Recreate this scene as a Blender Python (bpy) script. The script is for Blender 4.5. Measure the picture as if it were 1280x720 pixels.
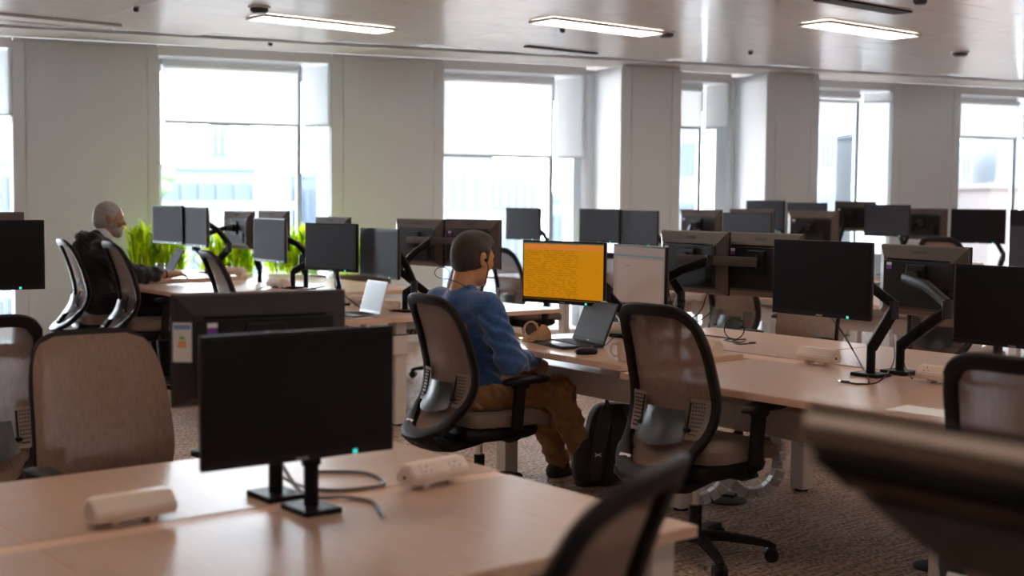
import bpy, bmesh, math, random
import numpy as np
from mathutils import Vector, Matrix, Euler
random.seed(7)
PI = math.pi
for o in list(bpy.data.objects):
    bpy.data.objects.remove(o)
scene = bpy.context.scene
col = scene.collection

# ------------------------------------------------------------------ camera
YAW, PITCH, ROLL = 0.6770, 0.0660, 0.0100
CAMZ = 1.48
fw = Vector((math.sin(YAW) * math.cos(PITCH), math.cos(YAW) * math.cos(PITCH), -math.sin(PITCH)))
rt = Vector((math.cos(YAW), -math.sin(YAW), 0))
up = rt.cross(fw)
rt2 = rt * math.cos(ROLL) + up * math.sin(ROLL)
up2 = up * math.cos(ROLL) - rt * math.sin(ROLL)
cd = bpy.data.cameras.new('camera')
cam = bpy.data.objects.new('camera', cd)
col.objects.link(cam)
m = Matrix((rt2, up2, -fw)).transposed().to_4x4()
m.translation = Vector((0, 0, CAMZ))
cam.matrix_world = m
cd.sensor_width = 36
cd.lens = 1610 / 1280 * 36
cd.clip_start = 0.05
cd.clip_end = 500
cd.dof.use_dof = True
cd.dof.focus_distance = 6.3
cd.dof.aperture_fstop = 2.0
scene.camera = cam

# ------------------------------------------------------------------ world, exposure
scene.view_settings.view_transform = 'Standard'
scene.view_settings.look = 'None'
scene.view_settings.gamma = 1
scene.view_settings.exposure = 0.0
w = bpy.data.worlds.new('overcast_sky')
scene.world = w
w.use_nodes = True
nt = w.node_tree
nt.nodes.clear()
SKY = 40.0
tc = nt.nodes.new('ShaderNodeTexCoord')
sx = nt.nodes.new('ShaderNodeSeparateXYZ')
rp = nt.nodes.new('ShaderNodeValToRGB')
bg = nt.nodes.new('ShaderNodeBackground')
wo = nt.nodes.new('ShaderNodeOutputWorld')
mp = nt.nodes.new('ShaderNodeMapRange')
mp.inputs['From Min'].default_value = -0.1
mp.inputs['From Max'].default_value = 0.9
nt.links.new(tc.outputs['Generated'], sx.inputs[0])
nt.links.new(sx.outputs['Z'], mp.inputs[0])
nt.links.new(mp.outputs[0], rp.inputs[0])
nt.links.new(rp.outputs[0], bg.inputs[0])
nt.links.new(bg.outputs[0], wo.inputs[0])
rp.color_ramp.elements[0].color = (0.93, 0.96, 1, 1)
rp.color_ramp.elements[1].color = (0.74, 0.86, 1, 1)
bg.inputs[1].default_value = SKY
LAMP = 12.0           # strength of the ceiling light panels

# ------------------------------------------------------------------ materials
MAT = {}
def mat(name, colr, rough=0.5, metal=0.0, spec=0.5, noise=0.0, nscale=20.0, bump=0.0, bscale=200.0,
        stretch=(1, 1, 1), emit=0.0, sheen=0.0, alpha=1.0, coat=0.0):
    if name in MAT:
        return MAT[name]
    M = bpy.data.materials.new(name)
    M.use_nodes = True
    t = M.node_tree
    b = t.nodes['Principled BSDF']
    b.inputs['Base Color'].default_value = (*colr, 1)
    b.inputs['Roughness'].default_value = rough
    b.inputs['Metallic'].default_value = metal
    b.inputs['Specular IOR Level'].default_value = spec
    b.inputs['Sheen Weight'].default_value = sheen
    b.inputs['Alpha'].default_value = alpha
    b.inputs['Coat Weight'].default_value = coat
    if emit:
        b.inputs['Emission Color'].default_value = (*colr, 1)
        b.inputs['Emission Strength'].default_value = emit
    if noise or bump:
        tcn = t.nodes.new('ShaderNodeTexCoord')
        mpn = t.nodes.new('ShaderNodeMapping')
        mpn.inputs['Scale'].default_value = stretch
        t.links.new(tcn.outputs['Object'], mpn.inputs[0])
    if noise:
        n = t.nodes.new('ShaderNodeTexNoise')
        n.inputs['Scale'].default_value = nscale
        n.inputs['Detail'].default_value = 5
        t.links.new(mpn.outputs[0], n.inputs['Vector'])
        mx = t.nodes.new('ShaderNodeMix')
        mx.data_type = 'RGBA'
        mx.inputs[6].default_value = (*[max(0, c * (1 - noise)) for c in colr], 1)
        mx.inputs[7].default_value = (*[min(1, c * (1 + noise)) for c in colr], 1)
        mr = t.nodes.new('ShaderNodeMapRange')
        mr.inputs['From Min'].default_value = 0.3
        mr.inputs['From Max'].default_value = 0.7
        t.links.new(n.outputs[0], mr.inputs[0])
        t.links.new(mr.outputs[0], mx.inputs[0])
        t.links.new(mx.outputs[2], b.inputs['Base Color'])
    if bump:
        n2 = t.nodes.new('ShaderNodeTexNoise')
        n2.inputs['Scale'].default_value = bscale
        n2.inputs['Detail'].default_value = 3
        t.links.new(mpn.outputs[0], n2.inputs['Vector'])
        bp = t.nodes.new('ShaderNodeBump')
        bp.inputs['Strength'].default_value = bump
        bp.inputs['Distance'].default_value = 0.01
        t.links.new(n2.outputs[0], bp.inputs['Height'])
        t.links.new(bp.outputs[0], b.inputs['Normal'])
    MAT[name] = M
    return M

mat('wall_paint', (0.775, 0.815, 0.845), 0.55, noise=0.015, nscale=2)
mat('trim_white', (0.85, 0.865, 0.88), 0.5, noise=0.01)
mat('ceiling_metal', (0.85, 0.86, 0.87), 0.23, spec=1.0, noise=0.015, nscale=3, bump=0.015, bscale=8, stretch=(1, 6, 1))
mat('ceiling_plaster', (0.80, 0.80, 0.78), 0.6, noise=0.01)
mat('ceiling_void', (0.2, 0.2, 0.2), 0.9, noise=0.05)
mat('wood_top', (0.50, 0.325, 0.235), 0.33, spec=0.36, noise=0.06, nscale=6, stretch=(6, 1, 1), bump=0.015, bscale=150)
mat('wood_edge', (0.72, 0.47, 0.34), 0.45, noise=0.05, nscale=15)
mat('steel_white', (0.76, 0.67, 0.60), 0.4, noise=0.02)
mat('chair_frame', (0.012, 0.0095, 0.010), 0.5, spec=0.2, noise=0.1, bump=0.05, bscale=400)
mat('chair_grey', (0.30, 0.31, 0.33), 0.42, spec=0.5, noise=0.04)
mat('chair_black', (0.008, 0.0065, 0.007), 0.55, spec=0.25, noise=0.1)
mat('seat_fabric', (0.20, 0.130, 0.100), 0.9, sheen=0.2, noise=0.15, nscale=150, bump=0.25, bscale=600)
mat('pad_grey', (0.28, 0.20, 0.165), 0.6, noise=0.05)
mat('lumbar_grey', (0.045, 0.046, 0.052), 0.35, spec=0.6, noise=0.05)
mat('chrome', (0.75, 0.75, 0.76), 0.18, metal=1.0, noise=0.02)
mat('plastic_black', (0.009, 0.0065, 0.008), 0.45, spec=0.25, noise=0.1, bump=0.03, bscale=300)
mat('plastic_centre', (0.016, 0.014, 0.016), 0.5, spec=0.2, noise=0.08)
mat('plastic_back', (0.088, 0.064, 0.054), 0.36, spec=0.3, noise=0.08, bump=0.05, bscale=500)
mat('plastic_groove', (0.006, 0.005, 0.005), 0.7, spec=0.1, noise=0.1)
mat('screen_haze_dark', (0.017, 0.018, 0.023), 0.6, spec=0.06, noise=0.05)  # hazy screen grey, darkened to offset the strong light beside the windows
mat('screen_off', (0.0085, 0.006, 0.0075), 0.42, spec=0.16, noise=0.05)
mat('screen_haze_grey', (0.058, 0.061, 0.076), 0.6, spec=0.12, noise=0.04)  # window haze and reflection on blank screens, put into the base colour
mat('logo_silver', (0.55, 0.55, 0.56), 0.4, noise=0.02)
mat('logo_dark', (0.012, 0.012, 0.012), 0.4, noise=0.02)
mat('led_teal', (0.05, 0.75, 0.65), 0.4, emit=1.0)
mat('label_white', (0.75, 0.72, 0.70), 0.6, noise=0.02)
mat('label_purple', (0.16, 0.035, 0.28), 0.6, noise=0.05)
mat('label_blue', (0.20, 0.28, 0.50), 0.6, noise=0.05)
mat('label_green', (0.10, 0.38, 0.06), 0.6, noise=0.05)
mat('label_orange', (0.75, 0.30, 0.03), 0.6, noise=0.05)
mat('module_cream', (0.80, 0.64, 0.54), 0.45, noise=0.02)
mat('module_hole', (0.09, 0.07, 0.06), 0.6, noise=0.02)
mat('cable_black', (0.012, 0.012, 0.015), 0.5, noise=0.1)
mat('cable_grey', (0.22, 0.20, 0.20), 0.45, noise=0.1)
mat('arm_black', (0.009, 0.0075, 0.0085), 0.42, spec=0.15, noise=0.1)
mat('arm_silver', (0.03, 0.03, 0.033), 0.4, spec=0.3, noise=0.05)
mat('sweater_blue', (0.032, 0.098, 0.265), 0.85, sheen=0.35, noise=0.22, nscale=60, bump=0.35, bscale=120)
mat('trousers_brown', (0.34, 0.165, 0.055), 0.85, sheen=0.15, noise=0.2, nscale=30, bump=0.3, bscale=90)
mat('skin_tan', (0.62, 0.29, 0.125), 0.5, noise=0.08, nscale=40)
mat('skin_warm', (0.36, 0.185, 0.115), 0.5, noise=0.1, nscale=40)
mat('hair_brown', (0.040, 0.021, 0.013), 0.75, sheen=0.2, noise=0.35, nscale=120, bump=0.6, bscale=300)
mat('hair_grey', (0.36, 0.33, 0.315), 0.8, noise=0.3, nscale=90, bump=0.5, bscale=300)
mat('hoodie_black', (0.010, 0.010, 0.012), 0.9, sheen=0.15, noise=0.2, nscale=30, bump=0.3, bscale=80)
mat('shirt_white', (0.75, 0.75, 0.80), 0.8, noise=0.03)
mat('shoe_dark', (0.03, 0.025, 0.02), 0.6, noise=0.1)
mat('bag_black', (0.026, 0.021, 0.023), 0.75, noise=0.25, nscale=60, bump=0.4, bscale=150)
mat('bag_strap', (0.05, 0.041, 0.043), 0.8, noise=0.25, nscale=90, bump=0.5, bscale=90, stretch=(1, 1, 4))
mat('cap_tan', (0.50, 0.29, 0.13), 0.85, noise=0.12, nscale=60, bump=0.3, bscale=250)
mat('mug_cream', (0.66, 0.50, 0.40), 0.35, noise=0.02)
mat('laptop_dark', (0.028, 0.028, 0.032), 0.5, spec=0.2, noise=0.05)
mat('laptop_silver', (0.42, 0.43, 0.46), 0.35, metal=0.5, noise=0.03)
mat('screen_laptop', (0.075, 0.075, 0.085), 0.5, spec=0.15, noise=0.06, nscale=8)
mat('screen_pale', (0.36, 0.42, 0.50), 0.35, noise=0.05, nscale=6)
mat('blind_bar', (0.55, 0.57, 0.58), 0.4, noise=0.02)
mat('frame_alu', (0.62, 0.64, 0.66), 0.4, metal=0.2, noise=0.02)
mat('frame_dark', (0.30, 0.33, 0.36), 0.4, noise=0.03)
mat('planter_brown', (0.10, 0.06, 0.035), 0.7, noise=0.2)
mat('cabinet_white', (0.74, 0.74, 0.73), 0.45, noise=0.01)
mat('sensor_dark', (0.05, 0.05, 0.06), 0.4, noise=0.05)
mat('vent_grey', (0.20, 0.20, 0.21), 0.5, noise=0.05)
mat('paper_white', (0.80, 0.80, 0.80), 0.7, noise=0.02)
mat('basket_black', (0.02, 0.02, 0.02), 0.6, noise=0.1)
mat('spine_white', (0.66, 0.62, 0.58), 0.45, noise=0.04)
mat('build_blue', (0.0275, 0.0396, 0.0633), 0.6, noise=0.08, nscale=0.3)
mat('build_pale', (0.0468, 0.0550, 0.0660), 0.6, noise=0.06, nscale=0.3)
mat('build_tower', (0.0220, 0.0341, 0.0550), 0.4, noise=0.06, nscale=0.3)
mat('build_brick', (0.0413, 0.0275, 0.0231), 0.8, noise=0.1, nscale=0.5)
mat('build_white', (0.0660, 0.0688, 0.0715), 0.6, noise=0.03, nscale=0.3)
mat('build_glass', (0.0110, 0.0198, 0.0319), 0.6, noise=0.15, nscale=0.4)
mat('ground_grey', (0.10, 0.105, 0.11), 0.9, noise=0.1, nscale=0.1)
mat('tree_leaf', (0.05, 0.09, 0.03), 0.8, noise=0.3, nscale=0.7)
mat('plastic_dark_back', (0.030, 0.022, 0.022), 0.4, spec=0.3, noise=0.08)
mat('rim_lit_tan', (0.66, 0.52, 0.43), 0.45, noise=0.04)  # light on the tilted monitor's top edge, painted into the rim colour
mat('plastic_carpet_tint', (0.15, 0.083, 0.052), 0.5, noise=0.08)  # carpet reflection on the tilted monitor's back, painted in as brown
mat('lamp_frame', (0.75, 0.75, 0.75), 0.4, noise=0.01)

def special_mats():
    # light panel diffuser
    M = bpy.data.materials.new('lamp_diffuser'); M.use_nodes = True; t = M.node_tree
    b = t.nodes['Principled BSDF']
    b.inputs['Base Color'].default_value = (0.9, 0.88, 0.84, 1)
    b.inputs['Emission Color'].default_value = (1.0, 0.84, 0.70, 1)
    b.inputs['Emission Strength'].default_value = LAMP
    MAT['lamp_diffuser'] = M
    # window glass: mostly clear with a fresnel reflection
    M = bpy.data.materials.new('window_glass'); M.use_nodes = True; t = M.node_tree; t.nodes.clear()
    tr = t.nodes.new('ShaderNodeBsdfTransparent'); tr.inputs[0].default_value = (0.93, 0.96, 0.97, 1)
    gl = t.nodes.new('ShaderNodeBsdfGlossy'); gl.inputs['Roughness'].default_value = 0.02
    mx = t.nodes.new('ShaderNodeMixShader'); mx.inputs[0].default_value = 0.05; o = t.nodes.new('ShaderNodeOutputMaterial')
    t.links.new(tr.outputs[0], mx.inputs[1])
    t.links.new(gl.outputs[0], mx.inputs[2]); t.links.new(mx.outputs[0], o.inputs[0])
    MAT['window_glass'] = M
    # drinking glass
    M = bpy.data.materials.new('tumbler_glass'); M.use_nodes = True; t = M.node_tree; t.nodes.clear()
    tr = t.nodes.new('ShaderNodeBsdfTransparent'); tr.inputs[0].default_value = (0.9, 0.92, 0.92, 1)
    gl = t.nodes.new('ShaderNodeBsdfGlossy'); gl.inputs['Roughness'].default_value = 0.05
    mx = t.nodes.new('ShaderNodeMixShader'); mx.inputs[0].default_value = 0.22; o = t.nodes.new('ShaderNodeOutputMaterial')
    t.links.new(tr.outputs[0], mx.inputs[1]); t.links.new(gl.outputs[0], mx.inputs[2]); t.links.new(mx.outputs[0], o.inputs[0])
    MAT['tumbler_glass'] = M
    # roller blind: translucent fabric
    M = bpy.data.materials.new('blind_fabric'); M.use_nodes = True; t = M.node_tree; t.nodes.clear()
    tl = t.nodes.new('ShaderNodeBsdfTranslucent'); tl.inputs[0].default_value = (0.90, 0.90, 0.90, 1)
    df = t.nodes.new('ShaderNodeBsdfDiffuse'); df.inputs[0].default_value = (0.82, 0.82, 0.82, 1)
    wv = t.nodes.new('ShaderNodeTexNoise'); wv.inputs['Scale'].default_value = 300
    bp = t.nodes.new('ShaderNodeBump'); bp.inputs['Strength'].default_value = 0.05
    t.links.new(wv.outputs[0], bp.inputs['Height']); t.links.new(bp.outputs[0], df.inputs['Normal'])
    mx = t.nodes.new('ShaderNodeMixShader'); mx.inputs[0].default_value = 0.25; o = t.nodes.new('ShaderNodeOutputMaterial')
    t.links.new(tl.outputs[0], mx.inputs[1]); t.links.new(df.outputs[0], mx.inputs[2]); t.links.new(mx.outputs[0], o.inputs[0])
    MAT['blind_fabric'] = M
    # chair mesh: woven fabric with small see-through
    M = bpy.data.materials.new('chair_mesh'); M.use_nodes = True; t = M.node_tree
    b = t.nodes['Principled BSDF']
    b.inputs['Roughness'].default_value = 0.85
    tcn = t.nodes.new('ShaderNodeTexCoord'); mpn = t.nodes.new('ShaderNodeMapping'); mpn.inputs['Scale'].default_value = (1, 30, 2)
    n = t.nodes.new('ShaderNodeTexNoise'); n.inputs['Scale'].default_value = 14; n.inputs['Detail'].default_value = 6
    t.links.new(tcn.outputs['Object'], mpn.inputs[0]); t.links.new(mpn.outputs[0], n.inputs['Vector'])
    cr = t.nodes.new('ShaderNodeValToRGB')
    cr.color_ramp.elements[0].position = 0.3; cr.color_ramp.elements[0].color = (0.20, 0.125, 0.094, 1)
    cr.color_ramp.elements[1].position = 0.7; cr.color_ramp.elements[1].color = (0.30, 0.195, 0.152, 1)
    t.links.new(n.outputs[0], cr.inputs[0]); t.links.new(cr.outputs[0], b.inputs['Base Color'])
    b.inputs['Alpha'].default_value = 0.92
    b.inputs['Specular IOR Level'].default_value = 0.05
    MAT['chair_mesh'] = M
    # carpet
    M = bpy.data.materials.new('carpet'); M.use_nodes = True; t = M.node_tree
    b = t.nodes['Principled BSDF']; b.inputs['Roughness'].default_value = 0.6
    b.inputs['Specular IOR Level'].default_value = 0.4
    tcn = t.nodes.new('ShaderNodeTexCoord'); mpn = t.nodes.new('ShaderNodeMapping'); mpn.inputs['Scale'].default_value = (1, 1, 1)
    t.links.new(tcn.outputs['Object'], mpn.inputs[0])
    n = t.nodes.new('ShaderNodeTexNoise'); n.inputs['Scale'].default_value = 55; n.inputs['Detail'].default_value = 3
    t.links.new(mpn.outputs[0], n.inputs['Vector'])
    mp2 = t.nodes.new('ShaderNodeMapping'); mp2.inputs['Scale'].default_value = (2.2, 16, 1)
    t.links.new(tcn.outputs['Object'], mp2.inputs[0])
    n2 = t.nodes.new('ShaderNodeTexNoise'); n2.inputs['Scale'].default_value = 3.0; n2.inputs['Detail'].default_value = 5
    t.links.new(mp2.outputs[0], n2.inputs['Vector'])
    ad = t.nodes.new('ShaderNodeMath'); ad.operation = 'ADD'
    ml = t.nodes.new('ShaderNodeMath'); ml.operation = 'MULTIPLY'; ml.inputs[1].default_value = 0.55
    t.links.new(n2.outputs[0], ml.inputs[0]); t.links.new(n.outputs[0], ad.inputs[0]); t.links.new(ml.outputs[0], ad.inputs[1])
    cr = t.nodes.new('ShaderNodeValToRGB')
    cr.color_ramp.elements[0].position = 0.62; cr.color_ramp.elements[0].color = (0.085, 0.047, 0.031, 1)
    cr.color_ramp.elements[1].position = 0.93; cr.color_ramp.elements[1].color = (0.60, 0.40, 0.29, 1)
    t.links.new(ad.outputs[0], cr.inputs[0]); t.links.new(cr.outputs[0], b.inputs['Base Color'])
    bp = t.nodes.new('ShaderNodeBump'); bp.inputs['Strength'].default_value = 0.6; bp.inputs['Distance'].default_value = 0.01
    t.links.new(n.outputs[0], bp.inputs['Height']); t.links.new(bp.outputs[0], b.inputs['Normal'])
    MAT['carpet'] = M
    # lit screens
    def screen(name, base, dark, rows, strength, seed):
        M = bpy.data.materials.new(name); M.use_nodes = True; t = M.node_tree; b = t.nodes['Principled BSDF']
        b.inputs['Base Color'].default_value = (0.02, 0.02, 0.02, 1); b.inputs['Roughness'].default_value = 0.5; b.inputs['Specular IOR Level'].default_value = 0.1
        tcn = t.nodes.new('ShaderNodeTexCoord'); sp = t.nodes.new('ShaderNodeSeparateXYZ')
        t.links.new(tcn.outputs['Object'], sp.inputs[0])
        # text: noise in cells (y columns, z rows)
        mpn = t.nodes.new('ShaderNodeMapping'); mpn.inputs['Scale'].default_value = (0, 55, rows); mpn.inputs['Location'].default_value = (seed, 0, 0)
        t.links.new(tcn.outputs['Object'], mpn.inputs[0])
        sn = t.nodes.new('ShaderNodeVectorMath'); sn.operation = 'FLOOR'; t.links.new(mpn.outputs[0], sn.inputs[0])
        wn = t.nodes.new('ShaderNodeTexWhiteNoise'); t.links.new(sn.outputs[0], wn.inputs[0])
        gt = t.nodes.new('ShaderNodeMath'); gt.operation = 'GREATER_THAN'; gt.inputs[1].default_value = 0.36; t.links.new(wn.outputs[0], gt.inputs[0])
        fz = t.nodes.new('ShaderNodeMath'); fz.operation = 'MULTIPLY'; fz.inputs[1].default_value = rows; t.links.new(sp.outputs[2], fz.inputs[0])
        fr = t.nodes.new('ShaderNodeMath'); fr.operation = 'FRACT'; t.links.new(fz.outputs[0], fr.inputs[0])
        lt = t.nodes.new('ShaderNodeMath'); lt.operation = 'GREATER_THAN'; lt.inputs[1].default_value = 0.5; t.links.new(fr.outputs[0], lt.inputs[0])
        mu = t.nodes.new('ShaderNodeMath'); mu.operation = 'MULTIPLY'; t.links.new(gt.outputs[0], mu.inputs[0]); t.links.new(lt.outputs[0], mu.inputs[1])
        # columns: only the left three quarters carries text
        ym = t.nodes.new('ShaderNodeMath'); ym.operation = 'GREATER_THAN'; ym.inputs[1].default_value = -0.10; t.links.new(sp.outputs[1], ym.inputs[0])
        mu2 = t.nodes.new('ShaderNodeMath'); mu2.operation = 'MULTIPLY'; t.links.new(mu.outputs[0], mu2.inputs[0]); t.links.new(ym.outputs[0], mu2.inputs[1])
        mx = t.nodes.new('ShaderNodeMix'); mx.data_type = 'RGBA'
        mx.inputs[6].default_value = (*base, 1); mx.inputs[7].default_value = (*dark, 1)
        t.links.new(mu2.outputs[0], mx.inputs[0]); t.links.new(mx.outputs[2], b.inputs['Emission Color'])
        b.inputs['Emission Strength'].default_value = strength
        MAT[name] = M
    screen('screen_spreadsheet', (0.50, 0.195, 0.0), (0.36, 0.14, 0.0), 84, 1.0, 1)
    mat('screen_header', (0.56, 0.17, 0.02), 0.4, emit=1.0)
    mat('screen_document', (0.20, 0.128, 0.10), 0.5, spec=0.08, emit=0.8)
    mat('screen_page', (0.245, 0.155, 0.12), 0.5, spec=0.08, emit=0.8)
    mat('screen_teal_bar', (0.06, 0.10, 0.10), 0.5, spec=0.08, emit=0.9)
    mat('screen_orange_glow', (0.27, 0.13, 0.04), 0.4, emit=0.9)
    for k in ('screen_header', 'screen_document', 'screen_page', 'screen_teal_bar', 'screen_orange_glow'):
        MAT[k].node_tree.nodes['Principled BSDF'].inputs['Base Color'].default_value = (0.02, 0.02, 0.02, 1)
special_mats()
def leaf_mat(name, c):
    M = bpy.data.materials.new(name); M.use_nodes = True; t = M.node_tree; t.nodes.clear()
    tl = t.nodes.new('ShaderNodeBsdfTranslucent'); df = t.nodes.new('ShaderNodeBsdfDiffuse')
    tc_ = t.nodes.new('ShaderNodeTexCoord'); n = t.nodes.new('ShaderNodeTexNoise'); n.inputs['Scale'].default_value = 9
    cr = t.nodes.new('ShaderNodeValToRGB')
    cr.color_ramp.elements[0].position = 0.35; cr.color_ramp.elements[0].color = (c[0] * 0.55, c[1] * 0.65, c[2] * 0.6, 1)
    cr.color_ramp.elements[1].position = 0.65; cr.color_ramp.elements[1].color = (*c, 1)
    t.links.new(tc_.outputs['Object'], n.inputs['Vector']); t.links.new(n.outputs[0], cr.inputs[0])
    t.links.new(cr.outputs[0], tl.inputs[0]); t.links.new(cr.outputs[0], df.inputs[0])
    mx = t.nodes.new('ShaderNodeMixShader'); mx.inputs[0].default_value = 0.5; o = t.nodes.new('ShaderNodeOutputMaterial')
    t.links.new(tl.outputs[0], mx.inputs[1]); t.links.new(df.outputs[0], mx.inputs[2]); t.links.new(mx.outputs[0], o.inputs[0])
    MAT[name] = M
leaf_mat('leaf_bright', (0.86, 0.93, 0.03)); leaf_mat('leaf_green', (0.36, 0.60, 0.02))

# ------------------------------------------------------------------ mesh helpers
def V(*a): return Vector(a)
class MB:
    def __init__(s): s.bm = bmesh.new()
    def box(s, c, size, bevel=0.0, rot=None, seg=2):
        r = bmesh.ops.create_cube(s.bm, size=1.0)
        vs = r['verts']
        M = Matrix.Translation(Vector(c)) @ (rot.to_4x4() if rot is not None else Matrix.Identity(4)) @ Matrix.Diagonal((*size, 1))
        bmesh.ops.transform(s.bm, matrix=M, verts=vs)
        if bevel:
            es = list({e for v in vs for e in v.link_edges})
            bmesh.ops.bevel(s.bm, geom=es, offset=bevel, segments=seg, affect='EDGES', profile=0.5)
        return s
    def cyl(s, a, b, r0, r1=None, seg=16, caps=True):
        a, b = Vector(a), Vector(b); r1 = r0 if r1 is None else r1
        d = b - a; L = d.length
        r = bmesh.ops.create_cone(s.bm, cap_ends=caps, cap_tris=False, segments=seg, radius1=r0, radius2=r1, depth=L)
        q = Vector((0, 0, 1)).rotation_difference(d.normalized())
        bmesh.ops.transform(s.bm, matrix=Matrix.Translation((a + b) / 2) @ q.to_matrix().to_4x4(), verts=r['verts'])
        return s
    def tube(s, pts, r, seg=8, flat=None, closed=False):
        # sweep along pts; flat=(w,h,upvec) makes a rectangular-oval section
        P = [Vector(p) for p in pts]; n = len(P); rings = []
        prev = None
        for i in range(n):
            if closed: T = (P[(i + 1) % n] - P[i - 1]).normalized()
            else: T = (P[min(i + 1, n - 1)] - P[max(i - 1, 0)]).normalized()
            if flat is not None: u = flat[2].copy()
            elif prev is not None: u = prev
            else: u = Vector((0, 0, 1)) if abs(T.z) < 0.9 else Vector((1, 0, 0))
            u = (u - T * u.dot(T))
            if u.length < 1e-5: u = Vector((1, 0, 0)) - T * T.x
            u.normalize(); prev = u
            sd = T.cross(u)
            ri = r[i] if isinstance(r, (list, tuple)) else r
            ring = []
            for k in range(seg):
                a = 2 * PI * (k + 0.5) / seg
                if flat is not None:
                    ca, sa = math.cos(a), math.sin(a)
                    ca = math.copysign(abs(ca) ** 0.5, ca); sa = math.copysign(abs(sa) ** 0.5, sa)
                    off = sd * ca * flat[0] * ri + u * sa * flat[1] * ri
                else:
                    off = sd * math.cos(a) * ri + u * math.sin(a) * ri
                ring.append(s.bm.verts.new(P[i] + off))
            rings.append(ring)
        m_ = n if closed else n - 1
        for i in range(m_):
            A, B = rings[i], rings[(i + 1) % n]
            for k in range(seg):
                s.bm.faces.new((A[k], A[(k + 1) % seg], B[(k + 1) % seg], B[k]))
        if not closed:
            s.bm.faces.new(list(reversed(rings[0]))); s.bm.faces.new(rings[-1])
        return s
    def lathe(s, prof, c=(0, 0, 0), seg=24, axis=None):
        rings = []
        Mx = Matrix.Translation(Vector(c)) @ (axis.to_4x4() if axis is not None else Matrix.Identity(4))
        for (r, z) in prof:
            rings.append([s.bm.verts.new(Mx @ Vector((r * math.cos(2 * PI * k / seg), r * math.sin(2 * PI * k / seg), z))) for k in range(seg)])
        for A, B in zip(rings, rings[1:]):
            for k in range(seg):
                s.bm.faces.new((A[k], A[(k + 1) % seg], B[(k + 1) % seg], B[k]))
        s.bm.faces.new(list(reversed(rings[0]))); s.bm.faces.new(rings[-1])
        return s
    def sell(s, c, r, e1=0.4, e2=0.4, nu=24, nv=12, rot=None):
        # superellipsoid
        f = lambda v, e: math.copysign(abs(v) ** e, v)
        R = rot if rot is not None else Matrix.Identity(3)
        c = Vector(c); rows = []
        for j in range(1, nv):
            ph = -PI / 2 + PI * j / nv
            rows.append([s.bm.verts.new(c + R @ Vector((r[0] * f(math.cos(ph), e1) * f(math.cos(2 * PI * k / nu), e2),
                                                   r[1] * f(math.cos(ph), e1) * f(math.sin(2 * PI * k / nu), e2),
                                                   r[2] * f(math.sin(ph), e1)))) for k in range(nu)])
        b = s.bm.verts.new(c + R @ Vector((0, 0, -r[2]))); t = s.bm.verts.new(c + R @ Vector((0, 0, r[2])))
        for A, B in zip(rows, rows[1:]):
            for k in range(nu):
                s.bm.faces.new((A[k], A[(k + 1) % nu], B[(k + 1) % nu], B[k]))
        for k in range(nu):
            s.bm.faces.new((b, rows[0][(k + 1) % nu], rows[0][k]))
            s.bm.faces.new((t, rows[-1][k], rows[-1][(k + 1) % nu]))
        return s
    def prism(s, poly, a, axis):
        # extrude a polygon (list of 3D points) along vector axis
        A = [s.bm.verts.new(Vector(p)) for p in poly]
        B = [s.bm.verts.new(Vector(p) + Vector(axis)) for p in poly]
        s.bm.faces.new(list(reversed(A))); s.bm.faces.new(B)
        n = len(A)
        for k in range(n):
            s.bm.faces.new((A[k], A[(k + 1) % n], B[(k + 1) % n], B[k]))
        return s
    def grid(s, fn, nu, nv, thick=None):
        rows = [[s.bm.verts.new(Vector(fn(i / nu, j / nv))) for i in range(nu + 1)] for j in range(nv + 1)]
        for j in range(nv):
            for i in range(nu):
                s.bm.faces.new((rows[j][i], rows[j][i + 1], rows[j + 1][i + 1], rows[j + 1][i]))
        if thick:
            bmesh.ops.solidify(s.bm, geom=list(s.bm.faces), thickness=thick)
        return s
    def mesh(s, name, mt, smooth=True):
        bmesh.ops.recalc_face_normals(s.bm, faces=list(s.bm.faces))
        me = bpy.data.meshes.new(name)
        s.bm.to_mesh(me); s.bm.free()
        me.materials.append(MAT[mt])
        if smooth:
            for p in me.polygons: p.use_smooth = True
            try: me.set_sharp_from_angle(angle=math.radians(35))
            except Exception: pass
        return me
    def build(s, name, mt, parent=None, smooth=True, loc=None):
        o = bpy.data.objects.new(name, s.mesh(name, mt, smooth))
        col.objects.link(o)
        if parent is not None: o.parent = parent
        if loc is not None: o.location = loc
        return o

def link(name, me, parent=None, loc=(0, 0, 0), rot=(0, 0, 0)):
    o = bpy.data.objects.new(name, me); col.objects.link(o)
    if parent is not None: o.parent = parent
    o.location = loc; o.rotation_euler = rot
    return o
def tag(o, label, cat, group=None):
    o['label'] = label; o['category'] = cat
    if group: o['group'] = group
    return o
def thing(name, label, cat, loc=(0, 0, 0), rz=0.0, group=None):
    o = bpy.data.objects.new(name, None); col.objects.link(o)
    o.empty_display_size = 0.1
    o.location = loc; o.rotation_euler = (0, 0, rz)
    return tag(o, label, cat, group)
CH = {}
def kids(o):
    return [c for c in bpy.data.objects if c.parent == o]
def copy_tree(root, loc, rz, label, group=None):
    r = root.copy(); col.objects.link(r); r.location = loc; r.rotation_euler = (0, 0, rz); r['label'] = label
    if group: r['group'] = group
    elif 'group' in r: del r['group']
    def rec(src, dst):
        for c in CHILD.get(src.name, []):
            d = c.copy(); col.objects.link(d); d.parent = dst
            rec(c, d)
    rec(root, r)
    return r
CHILD = {}
def index_children():
    CHILD.clear()
    for c in bpy.data.objects:
        if c.parent is not None: CHILD.setdefault(c.parent.name, []).append(c)
def struct(o):
    o['kind'] = 'structure'; return o

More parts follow.
